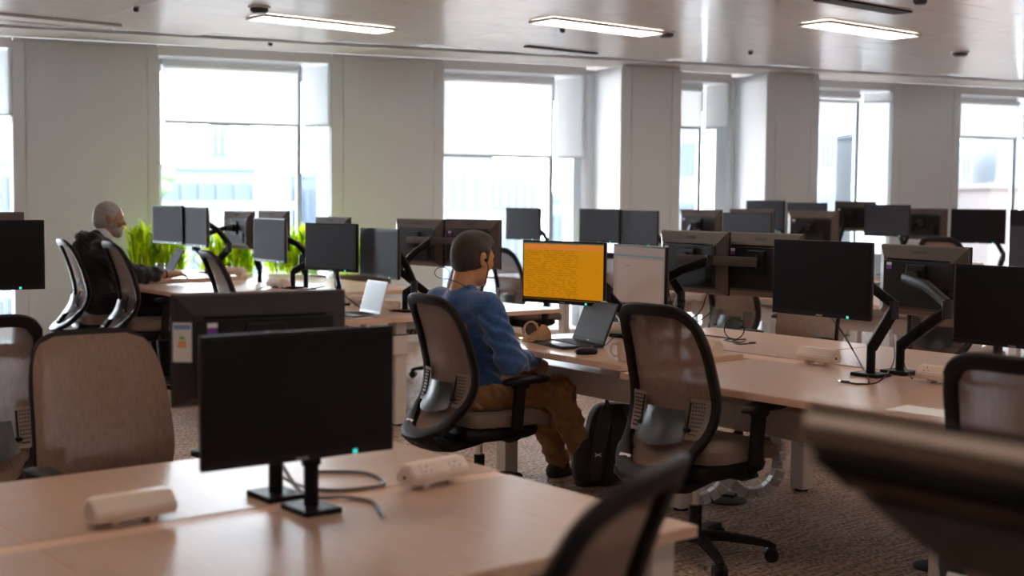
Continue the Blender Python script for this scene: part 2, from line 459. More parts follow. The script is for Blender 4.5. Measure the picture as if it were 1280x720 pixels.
def text_mesh(body, size, mt, name, extrude=0.0006):
    cu = bpy.data.curves.new('lettering', 'FONT'); cu.body = body; cu.size = size; cu.extrude = extrude
    cu.align_x = 'CENTER'; cu.align_y = 'CENTER'; cu.space_character = 1.05; cu.resolution_u = 2
    ob = bpy.data.objects.new('lettering', cu); col.objects.link(ob)
    dg = bpy.context.evaluated_depsgraph_get()
    me = bpy.data.meshes.new_from_object(ob.evaluated_get(dg))
    bpy.data.objects.remove(ob); bpy.data.curves.remove(cu)
    me.name = name; me.materials.clear(); me.materials.append(MAT[mt])
    return me

# ------------------------------------------------------------------ signed distance bodies (people, soft things)
def sdf_mesh(name, prims, vox, mt, noise=None):
    """prims: (kind, k, params...) in metres. cap: a,b,ra,rb ; ell: c,r,rot(optional 3x3) ; sub variants start with '-'"""
    lo = np.array([1e9] * 3); hi = -lo
    boxes = []
    for p in prims:
        if p[0].endswith('cap'):
            a, b, ra, rb = (np.array(p[2], float), np.array(p[3], float), p[4], p[5])
            l = np.minimum(a - ra, b - rb); h = np.maximum(a + ra, b + rb)
        else:
            c = np.array(p[2], float); R = max(p[3]); l = c - R; h = c + R
        boxes.append((l, h))
        if p[0][0] != '-':
            lo = np.minimum(lo, l); hi = np.maximum(hi, h)
    lo = lo - 4 * vox; hi = hi + 4 * vox
    n = np.ceil((hi - lo) / vox).astype(int) + 1
    F = np.full(n, 0.2)
    ax = [lo[i] + vox * np.arange(n[i]) for i in range(3)]
    for p, (l, h) in zip(prims, boxes):
        k = p[1]; mrg = k + 5 * vox
        i0 = np.maximum(((l - mrg - lo) / vox).astype(int), 0); i1 = np.minimum(((h + mrg - lo) / vox).astype(int) + 2, n)
        sl = tuple(slice(i0[i], i1[i]) for i in range(3))
        X, Y, Z = np.meshgrid(*[ax[i][sl[i]] for i in range(3)], indexing='ij')
        if p[0].endswith('cap'):
            a, b, ra, rb = (np.array(p[2], float), np.array(p[3], float), p[4], p[5])
            ba = b - a; L = max(ba @ ba, 1e-9)
            t = np.clip(((X - a[0]) * ba[0] + (Y - a[1]) * ba[1] + (Z - a[2]) * ba[2]) / L, 0, 1)
            d = np.sqrt((X - a[0] - t * ba[0]) ** 2 + (Y - a[1] - t * ba[1]) ** 2 + (Z - a[2] - t * ba[2]) ** 2) - (ra + (rb - ra) * t)
        else:
            c = p[2]; r = p[3]
            x, y, z = X - c[0], Y - c[1], Z - c[2]
            if len(p) > 4 and p[4] is not None:
                R = np.array(p[4]).T
                x, y, z = R[0, 0] * x + R[0, 1] * y + R[0, 2] * z, R[1, 0] * x + R[1, 1] * y + R[1, 2] * z, R[2, 0] * x + R[2, 1] * y + R[2, 2] * z
            k0 = np.sqrt((x / r[0]) ** 2 + (y / r[1]) ** 2 + (z / r[2]) ** 2) + 1e-9
            k1 = np.sqrt((x / r[0] ** 2) ** 2 + (y / r[1] ** 2) ** 2 + (z / r[2] ** 2) ** 2) + 1e-9
            d = k0 * (k0 - 1) / k1
        f = F[sl]
        if p[0][0] == '-':
            d = -d; hh = np.maximum(k - np.abs(f - d), 0) / max(k, 1e-6)
            F[sl] = np.maximum(f, d) + hh * hh * k / 4
        else:
            hh = np.maximum(k - np.abs(f - d), 0) / max(k, 1e-6)
            F[sl] = np.minimum(f, d) - hh * hh * k / 4
    if noise is not None:
        X, Y, Z = np.meshgrid(*ax, indexing='ij'); F = F + noise(X, Y, Z)
    ins = F < 0
    c8 = np.zeros(n - 1, int)
    for dx in (0, 1):
        for dy in (0, 1):
            for dz in (0, 1):
                c8 += ins[dx:n[0] - 1 + dx, dy:n[1] - 1 + dy, dz:n[2] - 1 + dz]
    mixed = (c8 > 0) & (c8 < 8)
    I = np.argwhere(mixed)
    idx = np.full(n - 1, -1); idx[mixed] = np.arange(len(I))
    acc = np.zeros((len(I), 3)); cnt = np.zeros(len(I))
    corners = [(0, 0, 0), (1, 0, 0), (0, 1, 0), (1, 1, 0), (0, 0, 1), (1, 0, 1), (0, 1, 1), (1, 1, 1)]
    for a in range(8):
        for b in range(a + 1, 8):
            ca, cb = np.array(corners[a]), np.array(corners[b])
            if np.abs(ca - cb).sum() != 1: continue
            fa = F[tuple((I + ca).T)]; fb = F[tuple((I + cb).T)]
            x = (fa < 0) != (fb < 0)
            t = np.where(x, fa / np.where(x, fa - fb, 1), 0)
            pt = ca + t[:, None] * (cb - ca)
            acc += np.where(x[:, None], pt, 0); cnt += x
    verts = (I + acc / cnt[:, None]) * vox + lo
    faces = []
    for axn in range(3):
        o1, o2 = [(1, 2), (2, 0), (0, 1)][axn]
        s0 = [slice(None)] * 3; s1 = [slice(None)] * 3
        s0[axn] = slice(0, n[axn] - 1); s1[axn] = slice(1, n[axn])
        A = ins[tuple(s0)]; B = ins[tuple(s1)]
        E_ = np.argwhere(A != B)
        E_ = E_[(E_[:, o1] > 0) & (E_[:, o2] > 0) & (E_[:, o1] < n[o1] - 1) & (E_[:, o2] < n[o2] - 1)]
        e1 = np.zeros(3, int); e1[o1] = 1; e2 = np.zeros(3, int); e2[o2] = 1
        q = np.stack([idx[tuple((E_ - e1 - e2).T)], idx[tuple((E_ - e2).T)], idx[tuple(E_.T)], idx[tuple((E_ - e1).T)]], 1)
        flip = ~A[tuple(E_.T)]
        q[flip] = q[flip][:, ::-1]
        faces.append(q)
    faces = np.concatenate(faces)
    me = bpy.data.meshes.new(name)
    me.from_pydata(verts.tolist(), [], faces.tolist())
    me.update()
    me.polygons.foreach_set('use_smooth', [True] * len(me.polygons))
    me.materials.append(MAT[mt])
    return me

# ================================================================== THE ROOM
CZ = 2.98
WA = math.radians(-17.8)
WT = V(math.cos(WA), math.sin(WA), 0)         # along the window wall
WN = V(math.sin(WA), -math.cos(WA), 0)        # into the room
WP = V(3.97, 12.4, 0)
WROT = Matrix.Rotation(WA, 3, 'Z')
def wp(s, o, z=0.0):                            # wall coordinates to world
    return WP + WT * s + WN * o + V(0, 0, z)

fl = MB().box((8, 3.5, -0.05), (26, 26, 0.1)).build('floor', 'carpet', smooth=False); struct(fl)
wb = MB().box((8, -5.1, CZ / 2), (26, 0.2, CZ)).build('wall_back', 'wall_paint', smooth=False); struct(wb)
wl = MB().box((-4.1, 4.9, CZ / 2), (0.2, 20.2, CZ)).build('wall_left', 'wall_paint', smooth=False); struct(wl)
wr = MB().box((20.1, 1.15, CZ / 2), (0.2, 12.7, CZ)).build('wall_right', 'wall_paint', smooth=False); struct(wr)

# window wall: columns, spandrels, heads, plain stretches beyond the view
W3 = WROT
def wbox(mb, s0, s1, o0, o1, z0, z1, bevel=0.0):
    mb.box(wp((s0 + s1) / 2, (o0 + o1) / 2, (z0 + z1) / 2), (s1 - s0, o1 - o0, z1 - z0), bevel, W3)
    return mb
wf = MB()
for (a, b) in ((-8.6, -3.2), (13.9, 16.8)):
    wbox(wf, a, b, -0.5, 0.0, 0, CZ)
wfo = struct(wf.build('wall_front', 'wall_paint', smooth=False))
cols_ = [(-3.2, -1.75, 0.0), (-0.02, 1.31, 0.0), (3.02, 4.22, 0.0), (5.98, 6.95, 0.36), (7.80, 8.72, 0.36), (9.93, 10.94, 0.0), (12.6, 13.9, 0.0)]
for i, (a, b, o) in enumerate(cols_):
    c = MB(); 
    a2, b2 = a, b
    if o > 0: a2, b2 = {3: (6.12, 6.84), 4: (7.94, 8.63)}[i]
    wbox(c, a2 + 0.01, b2 - 0.01, -0.75, o - 0.012, 0, CZ)
    co = struct(c.build('trim_%d' % (i + 1), 'wall_paint', smooth=False))
    # face panels with recessed joints: edge strip, wide panel, edge strip
    L = b2 - a2
    for (u0, u1) in ((a2, a2 + 0.11), (a2 + 0.116, b2 - 0.116), (b2 - 0.11, b2)):
        p = MB(); wbox(p, u0, u1, o - 0.012, o, 0.0, CZ - 0.03, 0.003); p.build('panel', 'wall_paint', co, smooth=False)
    if o > 0:                                    # deep return on the left side of the projecting columns
        p = MB(); wbox(p, a2 - 0.012, a2 + 0.01, -0.34, o - 0.004, 0.0, CZ - 0.03, 0.003); p.build('panel', 'trim_white', co, smooth=False)
        q = MB(); wbox(q, a2 - 0.26, a2 - 0.012, -0.62, -0.34, 0, CZ); q.build('pilaster', 'trim_white', co, smooth=False)
        q = MB(); wbox(q, b2 - 0.012, b2 + 0.2, -0.62, -0.34, 0, CZ); q.build('pilaster', 'trim_white', co, smooth=False)

# windows: (number, s0, s1, splay to the right, blind bottom, post at s)
GP = -0.36                                       # plane of the glass
def make_window(num, s0, s1, splay, zb, label):
    zs = 0.10
    fr = MB()
    e = s1 - splay
    # sill board + spandrel below, head above
    wbox(fr, s0, s1, GP - 0.12, -0.002, 0, zs - 0.03)
    wbox(fr, s0, s1, GP - 0.12, 0.0, zs - 0.03, zs)
    fw_ = struct(fr.build('window_%d' % num, 'trim_white', smooth=False))
    def part(nm, mt, *boxes):
        p = MB()
        for bx in boxes: wbox(p, *bx)
        return p.build(nm, mt, fw_, smooth=False)
    part('head_box', 'trim_white', (s0, s1, GP - 0.12, -0.02, CZ - 0.10, CZ))
    part('window_frame', 'frame_alu', (s0, s0 + 0.05, GP - 0.03, GP + 0.03, zs, CZ - 0.1), (s0, e, GP - 0.03, GP + 0.03, zs, zs + 0.05),
         (s0, e, GP - 0.03, GP + 0.03, CZ - 0.16, CZ - 0.1))
    part('mullion', 'frame_dark', (e - 0.025, e + 0.025, GP - 0.025, GP + 0.025, zs, CZ - 0.1))
    part('pane', 'window_glass', (s0 + 0.05, e - 0.035, GP - 0.006, GP + 0.006, zs + 0.05, CZ - 0.16))
    # splayed side pane
    A = wp(e + 0.03, GP); B = wp(s1, -0.03)
    d = (B - A); L = d.length; ang = math.atan2(d.y, d.x); mid = (A + B) / 2
    R = Matrix.Rotation(ang, 3, 'Z')
    MB().box((mid.x, mid.y, (zs + CZ - 0.1) / 2), (L, 0.012, CZ - 0.1 - zs), 0, R).build('side_pane', 'window_glass', fw_, smooth=False)
    MB().box((B.x, B.y, (zs + CZ - 0.1) / 2), (0.05, 0.05, CZ - 0.1 - zs), 0, R).build('side_frame', 'frame_alu', fw_, smooth=False)
    # roller blinds: one on the main pane, one on the side pane
    bl = thing('roller_blind', label, 'blind', wp(s0 + 0.07, GP + 0.10, zb), WA)
    Lb = e - s0 - 0.10
    MB().box((Lb / 2, 0, (CZ - 0.12 - zb) / 2), (Lb, 0.003, CZ - 0.12 - zb)).build('fabric', 'blind_fabric', bl, smooth=False)
    MB().box((Lb / 2, 0, -0.012), (Lb, 0.018, 0.028), 0.004).build('bottom_bar', 'blind_bar', bl, smooth=False)
    MB().cyl((0, 0.0, CZ - 0.16 - zb), (Lb, 0.0, CZ - 0.16 - zb), 0.035).build('roller', 'trim_white', bl)
    bs = thing('side_blind', label.replace('roller blind', 'narrow side blind'), 'blind', (A.x + 0.06 * WN.x + d.x * 0.04, A.y + 0.06 * WN.y + d.y * 0.04, zb), ang)
    Ls = L * 0.9
    MB().box((Ls / 2, 0, (CZ - 0.12 - zb) / 2), (Ls, 0.003, CZ - 0.12 - zb)).build('fabric', 'blind_fabric', bs, smooth=False)
    MB().box((Ls / 2, 0, -0.012), (Ls, 0.018, 0.028), 0.004).build('bottom_bar', 'blind_bar', bs, smooth=False)
    return fw_
make_window(1, -1.75, -0.02, 0.27, 2.27, 'white roller blind at the window cut by the left edge of the photo')
make_window(2, 1.31, 3.02, 0.27, 2.26, 'white roller blind over the window behind the green planter')
make_window(3, 4.22, 5.86, 0.27, 2.0, 'white roller blind pulled lowest, over the second full window from the left')
make_window(4, 6.84, 7.69, 0.22, 2.38, 'white roller blind in the slim window between the two projecting columns')
make_window(5, 8.63, 9.93, 0.27, 2.76, 'white roller blind rolled almost fully up, second window from the right')
make_window(6, 10.94, 12.6, 0.5, 2.38, 'white roller blind at the rightmost window')

# ceiling: a void slab, metal planks with open joints, plaster margin along the windows
cl = MB().box((8, 3.5, CZ + 0.25), (26, 26, 0.1)).build('ceiling', 'ceiling_void', smooth=False); struct(cl)
PL, PW = 3.0, 0.36
pm = MB().box((0, 0, 0), (PL - 0.006, PW - 0.004, 0.02), 0.0015, seg=1).mesh('plank', 'ceiling_metal', smooth=False)
lights = [(5.63, 9.58), (7.46, 8.14), (9.2, 6.76), (3.75, 11.02), (10.95, 5.35), (12.7, 3.95)]
lights += [(x, y - 4.3) for (x, y) in lights if 0.626 * x + 0.78 * (y - 4.3) < 8.9] + [(x, y - 8.6) for (x, y) in lights]
lights += [(1.0, 3.6), (1.0, 0.7), (1.2, 6.4)]
def wall_off(x, y): return (V(x, y, 0) - WP).dot(WN)
rows_ = []
holes = lights
for j in range(-12, 40):
    y = 0.22 + j * PW
    for i in range(-2, 7):
        x = -0.4 + i * PL + (0.0)
        if x < -5 or x > 19 or y < -5: continue
        # keep clear of the plaster margin (0.75 m from the wall)
        if wall_off(x + PL / 2, y + PW / 2) < 0.72:
            # short end plank
            if wall_off(x - PL / 2, y + PW / 2) > 0.9:
                L = (wall_off(x - PL / 2, y + PW / 2) - 0.76) / 0.3057
                if L > 0.25:
                    L = min(L, PL - 0.012)
                    MB().box((0, 0, 0), (L, PW - 0.004, 0.02), 0.0015, seg=1).build('plank', 'ceiling_metal', cl, False, (x - PL / 2 + L / 2, y, CZ + 0.012))
            continue
        link('plank', pm, cl, (x, y, CZ + 0.012))
pmg = MB(); wbox(pmg, -8.6, 17, 0.0, 0.70, CZ + 0.005, CZ + 0.03); mg = struct(pmg.build('trim_20', 'ceiling_plaster', smooth=False))
pmg = MB(); wbox(pmg, -8.6, 17, 0.70, 0.78, CZ - 0.012, CZ + 0.012); struct(pmg.build('trim_21', 'trim_white', smooth=False))

def light_panel(x, y, label, dm='lamp_diffuser'):
    t = thing('ceiling_light', label, 'light', (x, y, CZ - 0.016), 0)
    f = MB()
    f.box((0, 0.150, 0.004), (1.28, 0.02, 0.022)).box((0, -0.150, 0.004), (1.28, 0.02, 0.022)).box((0.635, 0, 0.004), (0.02, 0.29, 0.022)).box((-0.635, 0, 0.004), (0.02, 0.29, 0.022))
    f.build('frame', 'lamp_frame', t, smooth=False)
    MB().box((0, 0, 0.006), (1.25, 0.28, 0.012)).build('diffuser', dm, t, smooth=False)
lab = ['long lit ceiling panel above the older man, leftmost of the bright ones', 'lit ceiling panel above the man in blue, middle of the three bright ones',
       'lit ceiling panel at upper right, rightmost of the three bright ones', 'unlit ceiling panel at the far left near the window wall',
       'small lit ceiling panel seen at the right edge of the ceiling', 'lit ceiling panel beyond the right edge of the view']
for i, (x, y) in enumerate(lights):
    if i < 6: light_panel(x, y, lab[i], 'trim_white' if i == 3 else 'lamp_diffuser')
    else:
        light_panel(x, y, 'lit ceiling panel over the near part of the office, above the view')
for o in bpy.data.objects:
    if o.get('label', '').startswith('lit ceiling panel over the near part'): o['group'] = 'ceiling lights above the view'

def pixel_at(px, py, z=None, d=None):
    """metres of a point seen in the photograph, on the level z or at the depth d"""
    r = fw + rt2 * ((px - 640) / 1610) - up2 * ((py - 360) / 1610)
    o = V(0, 0, CAMZ)
    return o + r * ((z - CAMZ) / r.z) if z is not None else o + r * d
# ceiling sensors and sprinkler heads
def ceil_disc(px, py, r, h, label, nm='ceiling_sensor'):
    p = pixel_at(px, py, CZ - h / 2)
    t = thing(nm, label, 'sensor', (p.x, p.y, CZ - h), 0)
    MB().lathe([(r * 0.7, 0), (r, h * 0.35), (r, h * 0.8)], seg=20).build('housing', 'sensor_dark', t)
    MB().lathe([(r * 1.25, h * 0.8), (r * 1.25, h + 0.002)], seg=20).build('rim', 'trim_white', t)
ceil_disc(324, 13, 0.07, 0.05, 'dark round ceiling sensor beside the leftmost bright light panel')
ceil_disc(832, 44, 0.07, 0.045, 'dark round ceiling sensor at the end of the middle light panel')
ceil_disc(1200, 68, 0.07, 0.045, 'dark round ceiling sensor at right, in front of the rightmost wall column')
ceil_disc(1150, 2, 0.05, 0.045, 'dark ceiling sensor at the top edge near the slotted vent')
ceil_disc(703, 38, 0.022, 0.04, 'tiny sprinkler head just below the middle light panel', 'sprinkler_head')
ceil_disc(170, 12, 0.022, 0.035, 'tiny sprinkler head high at left on the ceiling', 'sprinkler_head')
ceil_disc(338, 55, 0.022, 0.035, 'tiny sprinkler head on the plaster margin above the planter window', 'sprinkler_head')
ceil_disc(938, 66, 0.022, 0.035, 'tiny sprinkler head on the ceiling before the slim window', 'sprinkler_head')
def vent(p, L, n, label):
    t = thing('ceiling_vent', label, 'vent', (p.x, p.y, CZ - 0.008), 0)
    MB().box((0, 0, 0.004), (L, 0.028 * n + 0.02, 0.008)).build('backing', 'plastic_groove', t, smooth=False)
    for k in range(n + 1):
        MB().box((0, (k - n / 2) * 0.028, 0.0), (L, 0.010, 0.012)).build('slat', 'vent_grey', t, smooth=False)
vent(pixel_at(1080, 7, CZ), 1.0, 5, 'slotted grey ceiling vent at the top edge, upper right')
vent(pixel_at(702, 62, CZ), 0.9, 2, 'narrow slotted ceiling vent between the middle light panel and the window wall')

# ------------------------------------------------------------------ outside
gp = MB().box((20, 60, -16), (300, 160, 0.4)).build('street_ground', 'ground_grey', smooth=False); struct(gp)
def building(px0, px1, ytop, dist, depth, mt, wm, nx, nz, label, base=-15.8, ww=0.6):
    a = pixel_at(px0, ytop, d=dist); b = pixel_at(px1, ytop, d=dist)
    L = (b.xy - a.xy).length; ang = math.atan2(b.y - a.y, b.x - a.x)
    ztop = (a.z + b.z) / 2; H = ztop - base
    t = thing('building', label, 'building', ((a.x + b.x) / 2, (a.y + b.y) / 2, base), ang)
    MB().box((0, depth / 2, H / 2), (L, depth, H)).build('wall', mt, t, smooth=False)
    MB().box((0, depth / 2, H + 0.15), (L + 0.3, depth + 0.3, 0.3)).build('parapet', mt, t, smooth=False)
    if nx:
        vis = 12.0
        dz = 3.3; cw = L / nx
        wmesh = MB().box((0, 0, 0), (cw * ww, 0.2, dz * 0.55)).mesh('window', wm, smooth=False)
        for i in range(nx):
            for k in range(nz):
                z = H - 1.6 - k * dz
                if z < 1: continue
                link('window', wmesh, t, (-L / 2 + cw * (i + 0.5), -0.03, z))
building(185, 318, 212, 62, 10, 'build_blue', 'build_glass', 6, 3, 'pale blue low block seen behind the older man\'s monitors')
building(262, 287, 150, 95, 8, 'build_blue', 'build_tower', 3, 12, 'slim pale blue tower in the planter window')
building(228, 330, 262, 48, 6, 'build_white', 'build_tower', 6, 2, 'white low building in front of the blue block in the planter window')
building(361, 400, 222, 78, 8, 'build_tower', 'build_glass', 4, 8, 'blue tower behind the dark post of the planter window')
building(-30, 22, 205, 70, 8, 'build_blue', 'build_glass', 5, 6, 'pale blue block at the far left window')
building(552, 610, 196, 60, 8, 'build_pale', 'build_tower', 4, 5, 'pale grey office block left in the second window')
building(606, 676, 206, 75, 10, 'build_white', 'build_pale', 7, 6, 'white office block in the middle of the second window')
building(684, 716, 250, 60, 6, 'build_blue', 'build_glass', 4, 5, 'small blue block right of the second window')
building(849, 871, 162, 70, 8, 'build_tower', 'build_glass', 4, 10, 'blue glass tower in the slim window')
building(1024, 1046, 150, 70, 8, 'build_pale', 'build_tower', 4, 8, 'pale blue office block left in the second window from the right')
building(1069, 1092, 172, 70, 8, 'build_pale', 'build_tower', 4, 8, 'pale block right of the post in the second window from the right')
building(1200, 1216, 180, 80, 8, 'build_pale', 'build_tower', 3, 6, 'pale block left in the rightmost window')
building(1246, 1274, 172, 80, 8, 'build_pale', 'build_tower', 6, 9, 'blue gridded tower in the rightmost window', ww=0.75)
building(1238, 1275, 236, 62, 6, 'build_brick', 'build_glass', 0, 0, 'brick house below the gridded tower in the rightmost window')
t_ = pixel_at(206, 215, d=45)
tr = thing('tree', 'small green tree outside, left edge of the planter window', 'tree', (t_.x, t_.y, -15.8))
MB().cyl((0, 0, 0), (0, 0, t_.z + 14.5), 0.3, 0.12, 8).build('trunk', 'planter_brown', tr)
tb = MB()
for k in range(7):
    tb.sell((random.uniform(-.5, .5), random.uniform(-.4, .4), t_.z + 15.0 + random.uniform(-.6, .7)), (0.32, 0.3, 0.26), 1, 1, 10, 6)
tb.build('crown', 'tree_leaf', tr)

# ================================================================== DESKS
DESKZ = {}
def desk(name_label, x0, x1, y0, y1, z, group=None, legs=(), beam=None, tray=True, rz=0.0, edge='wood_edge', rail=()):
    """a height adjustable desk: top board, edge bands, square columns with feet, cross rails"""
    cx, cy = (x0 + x1) / 2, (y0 + y1) / 2
    t = thing('office_desk', name_label, 'desk', (cx, cy, 0), rz, group)
    sx, sy = x1 - x0, y1 - y0
    TH = 0.030
    MB().box((0, 0, z - TH / 2 + 0.0006), (sx - 0.006, sy - 0.006, TH), 0.001).build('tabletop', 'wood_top', t, smooth=False)
    for s in (-1, 1):
        MB().box((s * (sx / 2 - 0.002), 0, z - TH / 2 - 0.0006), (0.006, sy, TH - 0.001), 0.0015).build('edge_band', edge, t, smooth=False)
        MB().box((0, s * (sy / 2 - 0.002), z - TH / 2 - 0.0006), (sx, 0.006, TH - 0.001), 0.0015).build('edge_band', edge, t, smooth=False)
    for (lx, ly) in legs:                        # local to the desk centre
        lg = MB().box((lx, ly, (z - TH) / 2 + 0.006), (0.085, 0.085, z - TH - 0.012), 0.004, seg=1).build('leg', 'steel_white', t, smooth=False)
        MB().cyl((lx, ly, 0), (lx, ly, 0.02), 0.035).build('foot_pad', 'chair_black', lg)
    if beam == 'y':                              # bench runs along y
        MB().box((0.02, 0, z - TH - 0.155), (0.20, sy - 0.10, 0.125), 0.004, seg=1).build('cross_beam', 'steel_white', t, smooth=False)
    elif beam == 'x':
        MB().box((0, 0, z - TH - 0.075), (sx - 0.06, 0.13, 0.115), 0.004, seg=1).build('cross_beam', 'steel_white', t, smooth=False)
    for (c, s) in rail:
        MB().box(c, s, 0.003, seg=1).build('side_rail', 'steel_white', t, smooth=False)
    return t

# near bench (runs along x), lowered to 0.66 m
NZ = 0.66
desk('near light wood desk with the dark monitors, its right corner bare', 1.0, 2.415, 2.235, 3.0065, NZ, 'near bench desks', legs=((0.63, -0.30), (0.63, 0.28)), beam='x')
desk('near light wood desk at the bottom left corner of the photo', -0.415, 0.9975, 2.235, 3.0065, NZ, 'near bench desks', legs=((-0.6, 0.0),), beam='x')
desk('light wood desk at the far side of the near bench, before the tan-fronted chair', 1.0, 2.43, 3.0735, 3.78, NZ, 'near bench desks', legs=((0.64, -0.2), (-0.64, 0.2)), beam='x')
desk('light wood desk at the left frame edge, far side of the near bench', -0.415, 0.9975, 3.0735, 3.78, NZ, 'near bench desks', legs=((-0.6, 0.1),), beam='x')
def channel(label, x0, x1, y0, y1, z):
    t = thing('cable_channel', label, 'cable tray', ((x0 + x1) / 2, (y0 + y1) / 2, z), 0)
    sx, sy = x1 - x0, y1 - y0
    MB().box((0, 0, -0.0085), (sx, sy, 0.014), 0.001).build('lid', 'wood_edge', t, smooth=False)
    MB().box((0, 0, -0.075), (sx * (0.7 if sx < sy else 1), sy * (0.7 if sy < sx else 1), 0.09), 0.003).build('duct', 'steel_white', t, smooth=False)
    for k in (-1, 1):
        q = (0, k * (sy / 2 - 0.2), -0.13) if sy > sx else (k * (sx / 2 - 0.2), 0, -0.13)
        MB().box(q, (0.05, 0.05, 0.05)).build('bracket', 'steel_white', t, smooth=False)
        h = z - 0.15
        MB().box((q[0], q[1], -0.15 - h / 2), (0.03, 0.03, h)).build('strut', 'steel_white', t, smooth=False)
    return t
channel('narrow wooden cable strip down the middle of the near bench', -0.41, 2.41, 3.0075, 3.0725, NZ)
# main bench (runs along y)
desk('light wood desk where the man in blue sits with his laptop', 4.03, 4.83, 4.185, 5.40, 0.755, 'main bench desks', legs=((-0.17, 0.555), (0.11, -0.49)), beam='y', rail=(((0.03, 0.55, 0.545), (0.34, 0.05, 0.085)), ((0.33, -0.49, 0.545), (0.44, 0.05, 0.12))), rz=math.radians(-2))
desk('light wood desk with the cream power module and two angled monitor arms', 3.96, 4.86, 2.755, 4.15, 0.73, 'main bench desks', legs=((0.04, -0.64),), beam='y')
desk('light wood desk at the right frame edge in front of the large dark screen', 3.95, 4.86, 1.345, 2.748, 0.73, 'main bench desks', legs=((0.1, -0.62),), beam='y')
desk('far-side light wood desk opposite the man in blue', 5.02, 5.90, 4.16, 5.36, 0.73, 'main bench desks', legs=((-0.12, 0.5), (-0.12, -0.54)), beam='y', rail=(((-0.24, -0.54, 0.545), (0.22, 0.05, 0.12)),))
desk('far-side light wood desk opposite the two angled monitor arms', 5.02, 5.88, 2.755, 4.15, 0.73, 'main bench desks', legs=((-0.10, -0.62),), beam='y')
desk('far-side light wood desk mostly hidden at the right frame edge', 5.02, 5.88, 1.345, 2.748, 0.73, 'main bench desks', legs=((0.1, -0.62),), beam='y')
channel('narrow wooden cable strip down the middle of the main bench', 4.864, 5.016, 1.35, 5.32, 0.728)
# second bench, beyond the man (runs along y)
desk('light wood desk with the small silver laptop, its end edge facing the camera', 4.20, 5.05, 6.93, 8.33, 0.73, 'second bench desks', legs=((0.1, -0.55), (0.1, 0.62)), beam='y')
desk('light wood desk right behind the head of the man in blue, near end visible', 5.15, 6.02, 6.93, 8.33, 0.73, 'second bench desks', legs=((-0.1, -0.55), (-0.1, 0.62)), beam='y')
desk('raised pale desk just in front of the older man\'s desk', 3.84, 4.90, 8.50, 9.62, 0.82, 'second bench desks', legs=((0.1, -0.40),), beam='y', rz=0)
desk('pale desk on the far side of the second bench, before the planters', 5.05, 6.02, 8.50, 9.62, 0.78, 'second bench desks', legs=((0.0, -0.40),), beam='y')
desk('raised light wood desk on which the older man rests his arm', 4.02, 4.95, 9.66, 11.10, 0.85, 'second bench desks', legs=((0.1, -0.55), (0.1, 0.6)), beam='y')
desk('pale desk opposite the older man near the planters', 5.05, 6.02, 9.66, 11.05, 0.78, 'second bench desks', legs=((0.0, -0.55), (0, 0.6)), beam='y')
channel('cable strip between the two desks behind the man in blue', 5.06, 5.14, 6.95, 8.3, 0.728)
# third bench (x 8.2 to 10)
for i, (y0, y1) in enumerate(((3.9, 5.27), (5.3, 6.67), (6.7, 8.07), (8.1, 9.47))):
    n_ = ['nearest', 'second', 'third', 'farthest'][i]
    desk('white-lit desk of the third bench, %s on its window-averted side' % n_, 8.18, 9.03, y0, y1, 0.74, 'third bench desks', legs=((0.0, 0.5), (0, -0.5)), beam='y')
    desk('white-lit desk of the third bench, %s on its far side' % n_, 9.12, 9.95, y0, y1, 0.74, 'third bench desks', legs=((0.0, 0.5),), beam='y')
desk('white-lit desk of the third bench reaching toward the projecting column', 8.0, 8.85, 9.5, 10.5, 0.74, 'third bench desks', legs=((0.0, 0.4), (0, -0.35)), beam='y')
desk('white-lit desk of the third bench tucked before the projecting column', 8.95, 9.6, 9.5, 10.15, 0.74, 'third bench desks', legs=((0.0, 0.2),), beam='y')
for i, (y0, y1) in enumerate(((5.3, 6.67), (6.7, 8.07), (8.1, 9.47))):
    n_ = ['nearest', 'middle', 'farthest'][i]
    desk('pale desk of the back bench by the right windows, %s on the camera side' % n_, 10.95, 11.72, y0, y1, 0.76, 'back bench desks', legs=((0.0, 0.5), (0, -0.5)), beam='y')
    desk('pale desk of the back bench by the right windows, %s on the window side' % n_, 11.82, 12.55, y0, min(y1, 9.2), 0.76, 'back bench desks', legs=((0.0, 0.4),), beam='y')
# bench at the left frame edge (runs along x)
desk('light wood desk under the dark screen at the left frame edge', 0.55, 1.62, 5.95, 6.6, 0.73, legs=((0.45, 0.0), (-0.45, 0)), beam='x')
# desk at the right, out of frame, carrying the tilted screen
desk('light wood desk in the near right corner under the tilted monitor', 1.62, 2.42, -0.8, 0.80, 0.73, legs=((0.0, 0.6), (0, -0.6)), beam='y')

# mesh cable baskets under the desks
def basket(label, x0, x1, y0, y1, z):
    t = thing('cable_basket', label, 'basket', ((x0 + x1) / 2, (y0 + y1) / 2, z), 0)
    sx, sy = x1 - x0, y1 - y0
    wv = MB()
    ny = int(sy / 0.05); nx = max(2, int(sx / 0.04))
    for k in range(ny + 1):
        yy = -sy / 2 + sy * k / ny
        wv.tube([(-sx / 2, yy, 0.09), (-sx / 2 + 0.02, yy, 0), (sx / 2 - 0.02, yy, 0), (sx / 2, yy, 0.09)], 0.0028, 4)
    wv.build('cross_wires', 'basket_black', t)
    lw = MB()
    for k in range(nx + 1):
        xx = -sx / 2 + 0.02 + (sx - 0.04) * k / nx
        lw.tube([(xx, -sy / 2, 0), (xx, sy / 2, 0)], 0.0028, 4)
    for s in (-1, 1):
        for h in (0.045, 0.09):
            lw.tube([(s * (sx / 2 - 0.01 * (0.09 - h) / 0.045), -sy / 2, h), (s * (sx / 2 - 0.01 * (0.09 - h) / 0.045), sy / 2, h)], 0.003, 4)
    lw.build('long_wires', 'basket_black', t)
basket('black wire cable basket under the desk with the two angled arms', 4.62, 4.85, 2.85, 3.65, 0.60)
